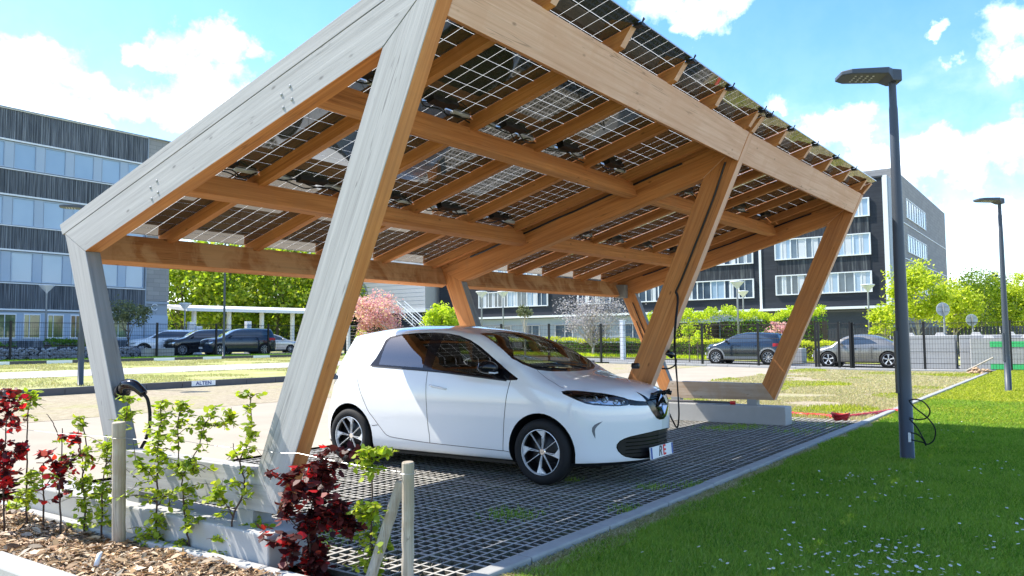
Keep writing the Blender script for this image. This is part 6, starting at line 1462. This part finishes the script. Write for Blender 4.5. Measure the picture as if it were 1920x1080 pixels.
sapling('beech_sapling', 'short red leaved sapling with scarlet tips in the middle left of the bed', 5.75, [Z3((342, 835), (338, 700), (335, 550), (345, 400), (352, 250)), Z3((338, 500), (300, 440), (250, 400)), Z3((340, 480), (400, 430), (450, 380), (440, 250))],
    Cl((320, 325, 25, 6), (270, 395, 40, 22), (280, 460, 40, 26), (330, 470, 45, 30), (400, 300, 35, 16), (430, 330, 35, 16), (380, 440, 45, 20), (440, 420, 40, 16), (330, 530, 40, 22), (400, 500, 35, 12), (500, 460, 30, 8), (230, 600, 25, 8), (215, 670, 18, 4), (380, 590, 30, 10)), 'leaf_red', mat2='leaf_crimson', frac2=.38, leaf=.055)
sapling('hornbeam_sapling', 'small lime green sapling among the red shoots on the left', 5.95, [Z3((245, 770), (245, 650), (240, 560), (242, 480)), Z3((242, 600), (300, 520), (380, 440)), Z3((330, 300), (300, 220), (258, 165))], Cl((360, 420, 45, 24), (300, 350, 35, 12), (380, 380, 40, 18), (200, 520, 40, 16), (420, 560, 35, 16), (360, 560, 30, 10), (180, 560, 40, 18)), 'leaf_hornbeam')
sapling('hornbeam_sapling', 'tall slender lime green sapling beside the scarlet bush at the left edge', 6.1, [Z3((150, 750), (150, 600), (152, 440), (153, 300), (158, 160), (175, 80)), Z3((153, 600), (110, 640), (90, 690)), Z3((152, 520), (190, 470))],
    Cl((170, 90, 45, 30), (130, 60, 30, 10), (200, 110, 40, 18), (140, 150, 35, 18), (120, 190, 30, 12), (170, 60, 35, 12), (140, 510, 40, 16), (170, 540, 45, 24), (120, 600, 45, 26), (140, 660, 50, 36), (180, 640, 40, 22), (90, 700, 45, 26), (200, 590, 35, 14)), 'leaf_hornbeam')
sapling('beech_bush', 'scarlet and maroon leaved bush at the left edge of the picture', 5.9, [Z3((25, 740), (20, 560), (25, 380), (40, 200), (60, 50)), Z3((20, 520), (60, 440), (110, 380)), Z3((25, 400), (-40, 300), (-60, 150))],
    Cl((60, 60, 40, 26), (100, 60, 35, 16), (30, 130, 50, 40), (90, 120, 45, 26), (20, 220, 55, 44), (80, 210, 50, 30), (100, 250, 35, 14), (40, 340, 50, 36), (100, 330, 40, 16), (50, 400, 60, 50), (100, 440, 45, 30), (20, 480, 50, 40), (80, 500, 40, 22), (20, 560, 45, 30), (60, 600, 35, 14), (10, 640, 35, 14), (-40, 200, 70, 50), (-50, 400, 70, 50), (125, 125, 20, 4), (-30, 560, 60, 30)), 'leaf_red', 'bush', mat2='leaf_crimson', frac2=.42, leaf=.055)
Z4 = lambda *p: [(480+x/4.155, 820+y/4.155) for x, y in p]
def C4(*p): return [(480+x/4.155, 820+y/4.155, s/4.155, n) for x, y, s, n in p]
sapling('beech_bush', 'dark maroon leaved bush with scarlet tips in front of the near front leg', 4.75, [Z4((440, 1110), (430, 950), (410, 760), (430, 560), (470, 400), (480, 250), (560, 110)), Z4((420, 800), (330, 700), (230, 600), (170, 560)), Z4((430, 640), (560, 600), (700, 640), (770, 730)), Z4((440, 520), (330, 400), (200, 330), (90, 290)), Z4((440, 980), (330, 900), (220, 830), (60, 790)), Z4((470, 330), (620, 240), (740, 110))],
    C4((560, 110, 45, 10), (480, 150, 40, 8), (420, 200, 70, 20), (520, 240, 80, 36), (600, 240, 60, 22), (330, 250, 60, 16), (280, 260, 40, 8), (440, 330, 100, 50), (560, 380, 90, 60), (620, 350, 60, 24), (260, 360, 60, 18), (200, 350, 60, 16), (110, 300, 40, 8), (330, 440, 90, 46), (440, 470, 100, 70), (280, 470, 60, 24), (600, 500, 60, 22), (560, 560, 90, 50), (640, 590, 80, 50), (220, 560, 60, 20), (210, 620, 55, 18), (330, 600, 70, 26), (470, 620, 100, 66), (560, 690, 100, 70), (680, 700, 80, 50), (750, 730, 60, 26), (720, 640, 50, 14), (380, 720, 90, 46), (230, 720, 70, 24), (100, 700, 40, 6), (300, 800, 80, 26), (140, 830, 50, 14), (30, 810, 40, 8), (500, 840, 80, 46), (420, 900, 90, 50), (500, 940, 80, 50), (260, 880, 60, 18), (300, 960, 60, 16), (450, 1010, 90, 46), (540, 1020, 60, 20), (380, 1070, 80, 30), (210, 1040, 50, 12), (700, 120, 60, 14), (760, 110, 50, 10), (660, 110, 40, 8)), 'leaf_red', 'bush', mat2='leaf_crimson', frac2=.13, leaf=.058)
sapling('hornbeam_sapling', 'slim lime green sapling between the maroon bush and the leaning stake', 4.6, [Z4((930, 1110), (905, 900), (895, 760), (900, 600), (905, 420), (900, 260), (905, 120)), Z4((900, 150), (980, 120), (1060, 130)), Z4((905, 880), (960, 850), (1010, 840))],
    C4((850, 110, 50, 22), (900, 130, 50, 26), (960, 130, 50, 22), (1030, 130, 40, 14), (880, 210, 50, 26), (780, 240, 45, 14), (940, 270, 45, 18), (880, 300, 45, 18), (800, 560, 60, 26), (860, 580, 70, 44), (920, 560, 50, 24), (840, 640, 50, 18), (740, 590, 40, 10), (850, 760, 50, 18), (900, 820, 60, 24), (970, 790, 50, 18), (1010, 830, 45, 16), (830, 880, 50, 14), (930, 880, 50, 18), (820, 1000, 60, 20), (920, 1020, 60, 24), (960, 960, 40, 12)), 'leaf_hornbeam')
# stakes and wire
def stake(lab, top, bot, D0, r_, D1=None, lean=False):
    a = at(*bot, D0); b = at(*top, D1 or D0); a[2] = min(a[2], 0.0)
    t = MB(); d = b-a; L_ = np.linalg.norm(d); n = 10; pts = [a+d*i/n+rng.normal(0, .0012, 3)*(0 < i < n) for i in range(n+1)]
    q = MB(); q.tube([tuple(p-a) for p in pts]+[tuple(b-a+d/L_*.006)], r_, 14, rs=[r_*(1+.02*math.sin(i*2.1)) for i in range(n+1)]+[r_*.9])
    q.G = [(float(np.dot(v, d/L_)), v[0]+v[1]*.3, v[1]) for v in q.V]
    o = q.build('wooden_stake', 'wood_post', None, False, grain=True, loc=tuple(a)); tag(o, lab, 'stake', 'wooden stakes in the planting bed')
    return a, b
s1 = stake('upright round wooden stake with a split top on the left of the bed', (223, 793), (223, 1022), 5.45, .043)
s2 = stake('pale round wooden stake at the bottom of the picture right of the maroon bush', (765, 868), (765, 1110), 4.42, .034)
s3 = stake('leaning split wooden stake behind the pale upright one', (752, 905), (690, 1100), 4.52, .032, 4.60)
wr = MB()
a = at(0, 800, 5.9); b = s1[1]-np.array([0, 0, .10]); c = at(484, 843, 5.0); e = s2[1]-np.array([0, 0, .055])
for (p, q) in ((a, b), (b, at(340, 826, 5.25)), (at(340, 826, 5.25), c), (c, at(560, 850, 4.85)), (at(560, 850, 4.85), e)):
    wr.tube(smooth_path([p, (p+q)/2-np.array([0, 0, .008]), q], 5), .0013, 4, caps=False)
for s_ in (b, e): wr.tube([s_+np.array([.045*math.cos(k), .045*math.sin(k), 0]) for k in np.linspace(0, 6.3, 14)], .0013, 4, caps=False)
tag(wr.build('tie_wire', 'wire', None), 'thin pale wire strung between the wooden stakes', 'wire')
# ------------------------------------------------------------ cables, plugs, hose, rubble
# plug and hanging cable on the near rear leg
pc = at(238, 727, 6.55); t = thing('charging_plug', 'black charging plug in a socket on the near rear leg with its cable hanging down', 'plug', tuple(pc))
fx = np.array([-.38, -.92, 0]); Lp = Q6+(Q2-Q6)*.27; sock = np.array([.065, Lp[0]-.004, Lp[1]])
mb = MB(); dvec = np.array([0, -.92, .38]); mb.tube([sock+dvec*0, sock+dvec*.045], .058, 20); mb.tube([sock+dvec*.03, sock+dvec*.075], .048, 20); mb.build('socket', 'black_plastic', t, loc=tuple(-pc))
mb = MB(); p0_ = sock+dvec*.06; DP = float((p0_-CAM)@_F); pts = smooth_path([p0_, at(236, 722, DP-.05), at(250, 722, DP-.09), at(262, 731, DP-.11), at(270, 739, DP-.12)], 5); mb.tube(pts, .03, 14, rs=list(np.linspace(.050, .031, len(pts)))); mb.build('handle', 'black_gloss', t, True, loc=tuple(-pc))
mb = MB(); q0 = np.array(pts[-1]); mb.tube(smooth_path([q0, at(277, 750, DP-.12), at(281, 775, DP-.11), at(280, 800, DP-.10), at(274, 822, DP-.05), at(268, 834, DP), at(262, 845, DP+.05)], 6), .0125, 10); mb.build('cable', 'rubber', t, True, loc=tuple(-pc))
# car charging cable: leg to paving to nose
t = thing('charging_cable', 'thick black charging cable hanging from the middle leg down and up to the car nose', 'cable', (4.75, .9, 0))
nose = Vector(car.matrix_basis @ Vector((.86, .10, .835))); nose = np.array(nose)
top = CABLE_TOP; low = gnd(1270, 803)[0]; Dl = gnd(1270, 803)[1]; low[2] = .015
mb = MB(); mb.tube(smooth_path([top, top+np.array([-.02, -.03, -.10]), at(1265, 640, float((top-CAM)@_F)*.96), at(1270, 720, Dl+.02), at(1273, 775, Dl), low, at(1262, 790, Dl-.05), at(1252, 768, Dl-.35), at(1243, 745, Dl-.75), nose+np.array([.0, -.05, .04]), nose], 7), .0125, 10); mb.build('cable', 'rubber', t, True, loc=(-4.75, -.9, 0))
mb = MB(); mb.tube(smooth_path([nose+np.array([-.02, .05, -.0]), nose+np.array([0, -.02, .02]), nose+np.array([.02, -.07, .01])], 4), .022, 10); mb.build('connector', 'black_gloss', t, True, loc=(-4.75, -.9, 0))
# socket and small loop on the middle leg
t = thing('charging_plug', 'dark plug and small loop of cable on the right side of the middle leg', 'plug', tuple(at(1252, 660, 7.9)))
b0 = at(1250, 660, 7.9); mb = MB(); mb.tube([b0, at(1262, 668, 7.9)], .03, 10); mb.build('handle', 'black_gloss', t, True, loc=tuple(-b0)); t.location = tuple(b0)
mb = MB(); mb.tube(smooth_path([at(1258, 664, 7.9), at(1267, 672, 7.9), at(1266, 684, 7.9), at(1254, 691, 7.92), at(1241, 691, 7.95)], 6), .008, 8); mb.build('cable', 'rubber', t, True, loc=tuple(-b0))
mb = MB(); b1 = at(1194, 686, 8.25); mb.tube([b1+np.array([0, -.02, 0]), b1+np.array([0, .05, 0])], .030, 14); o = mb.build('socket_cap', 'black_plastic', None, True); tag(o, 'round black socket on the left side of the middle leg above the bonnet', 'socket')
# loops on lamp 1
t = thing('loose_cable', 'loose black cable looping out of the nearest lamp post', 'cable', (6.62, -1.16, .6)); D_ = 8.72
LP = lambda u, v, d=0: at(1620+u/4.5, 640+v/4.5, D_+d)
mb = MB(); mb.tube(smooth_path([LP(378, 500), LP(430, 490), LP(500, 510, -.05), LP(555, 580, -.1), LP(530, 645, -.05), LP(450, 660), LP(385, 645)], 6), .0075, 7)
mb.tube(smooth_path([LP(382, 505), LP(430, 560), LP(540, 650, -.1), LP(600, 740, -.15), LP(590, 830, -.1), LP(540, 868, -.05), LP(490, 850), LP(395, 830)], 6), .0075, 7)
mb.tube(smooth_path([LP(385, 655), LP(450, 730), LP(500, 820, -.05), LP(525, 870, -.05)], 6), .0075, 7); mb.tube(smooth_path([LP(390, 770), LP(450, 785), LP(500, 830), LP(522, 880)], 6), .0075, 7)
mb.build('cable', 'rubber', t, True, loc=(-6.62, 1.16, -.6)); 
mb = MB(); mb.box(-.012, .012, -.012, .012, -.05, .05); c_ = LP(385, 810); o = mb.build('cable_label', 'white_paint', t, loc=tuple(c_-np.array([6.62, -1.16, .6])))
# red hose along the far footing
def G(u, v, z=.03): q, _ = gnd(u, v, z); return q
hp = [G(1472, 773), G(1500, 777), G(1540, 779), G(1570, 782), G(1600, 780), G(1640, 775), G(1672, 770), G(1686, 771)]
mb = MB(); pp = smooth_path(hp, 10); mb.tube(pp, .034, 8, rs=[.034+.004*math.sin(i*2.4) for i in range(len(pp))]); tag(mb.build('red_conduit', 'red_hose', None, True), 'red corrugated conduit lying across the end of the grid paving', 'hose')
c_ = G(1580, 786, .06); mb = MB()
for k in range(9): mb.tube([c_+np.array([(.07+.006*k)*math.cos(a+k)-.04, (.10+.005*k)*math.sin(a+k)+.02, .0+.011*k+.014*math.sin(2*a+k)]) for a in np.linspace(0, 2*math.pi, 18)], .011, 6, caps=False)
tag(mb.build('hose_bundle', 'red_hose', None, True), 'small coiled bundle of red conduit on the paving edge', 'hose')
mb = MB(); a = at(1245, 748, 12.9); b = at(1306, 748.5, 12.2); a[2] = b[2] = .33; b[0] = a[0]
mb.tube([(9.60, 3.15, .325), (9.60, 1.95, .325)], .020, 8); mb.tube([(9.60, 1.95, .325), (9.60, 1.87, .325)], .03, 8, 1); o = mb.build('conduit_stub', ['kerb_dark', 'red_hose'], None, True); tag(o, 'dark conduit with a red end lying on the far footing', 'pipe')
# rubble at the end of the kerb
p = gnd(1832, 702)[0]; t = thing('rubble_heap', 'small heap of brown rubble and a pale stick at the far end of the kerb', 'rubble', (p[0], p[1], 0)); mb = MB()
for k in range(26):
    r_ = random.uniform(.05, .12); x, y, z = random.gauss(0, .14), random.gauss(0, .16), random.uniform(.02, .22)
    mb.add([(x+r_*random.uniform(.6, 1.2)*a, y+r_*random.uniform(.6, 1.2)*b, z+r_*.7*c) for a, b, c in ((1, 0, 0), (-1, 0, 0), (0, 1, 0), (0, -1, 0), (0, 0, 1), (0, 0, -1))], [(0, 2, 4), (2, 1, 4), (1, 3, 4), (3, 0, 4), (2, 0, 5), (1, 2, 5), (3, 1, 5), (0, 3, 5)])
mb.build('stones', 'rubble', t); mb = MB(); mb.tube([(.1, .35, .12), (-.2, -.55, .62)], .03, 6); mb.build('stick', 'bark_light', t)
# litter in the bed
c_ = G(180, 1062, .05); mb = MB(); mb.tube([c_, c_+np.array([.03, .02, .06]), c_+np.array([.05, .035, .065])], .014, 10, rs=[.015, .014, .008]); tag(mb.build('bottle_piece', 'trim_white', None, True), 'small piece of white plastic litter on the bark mulch', 'litter')
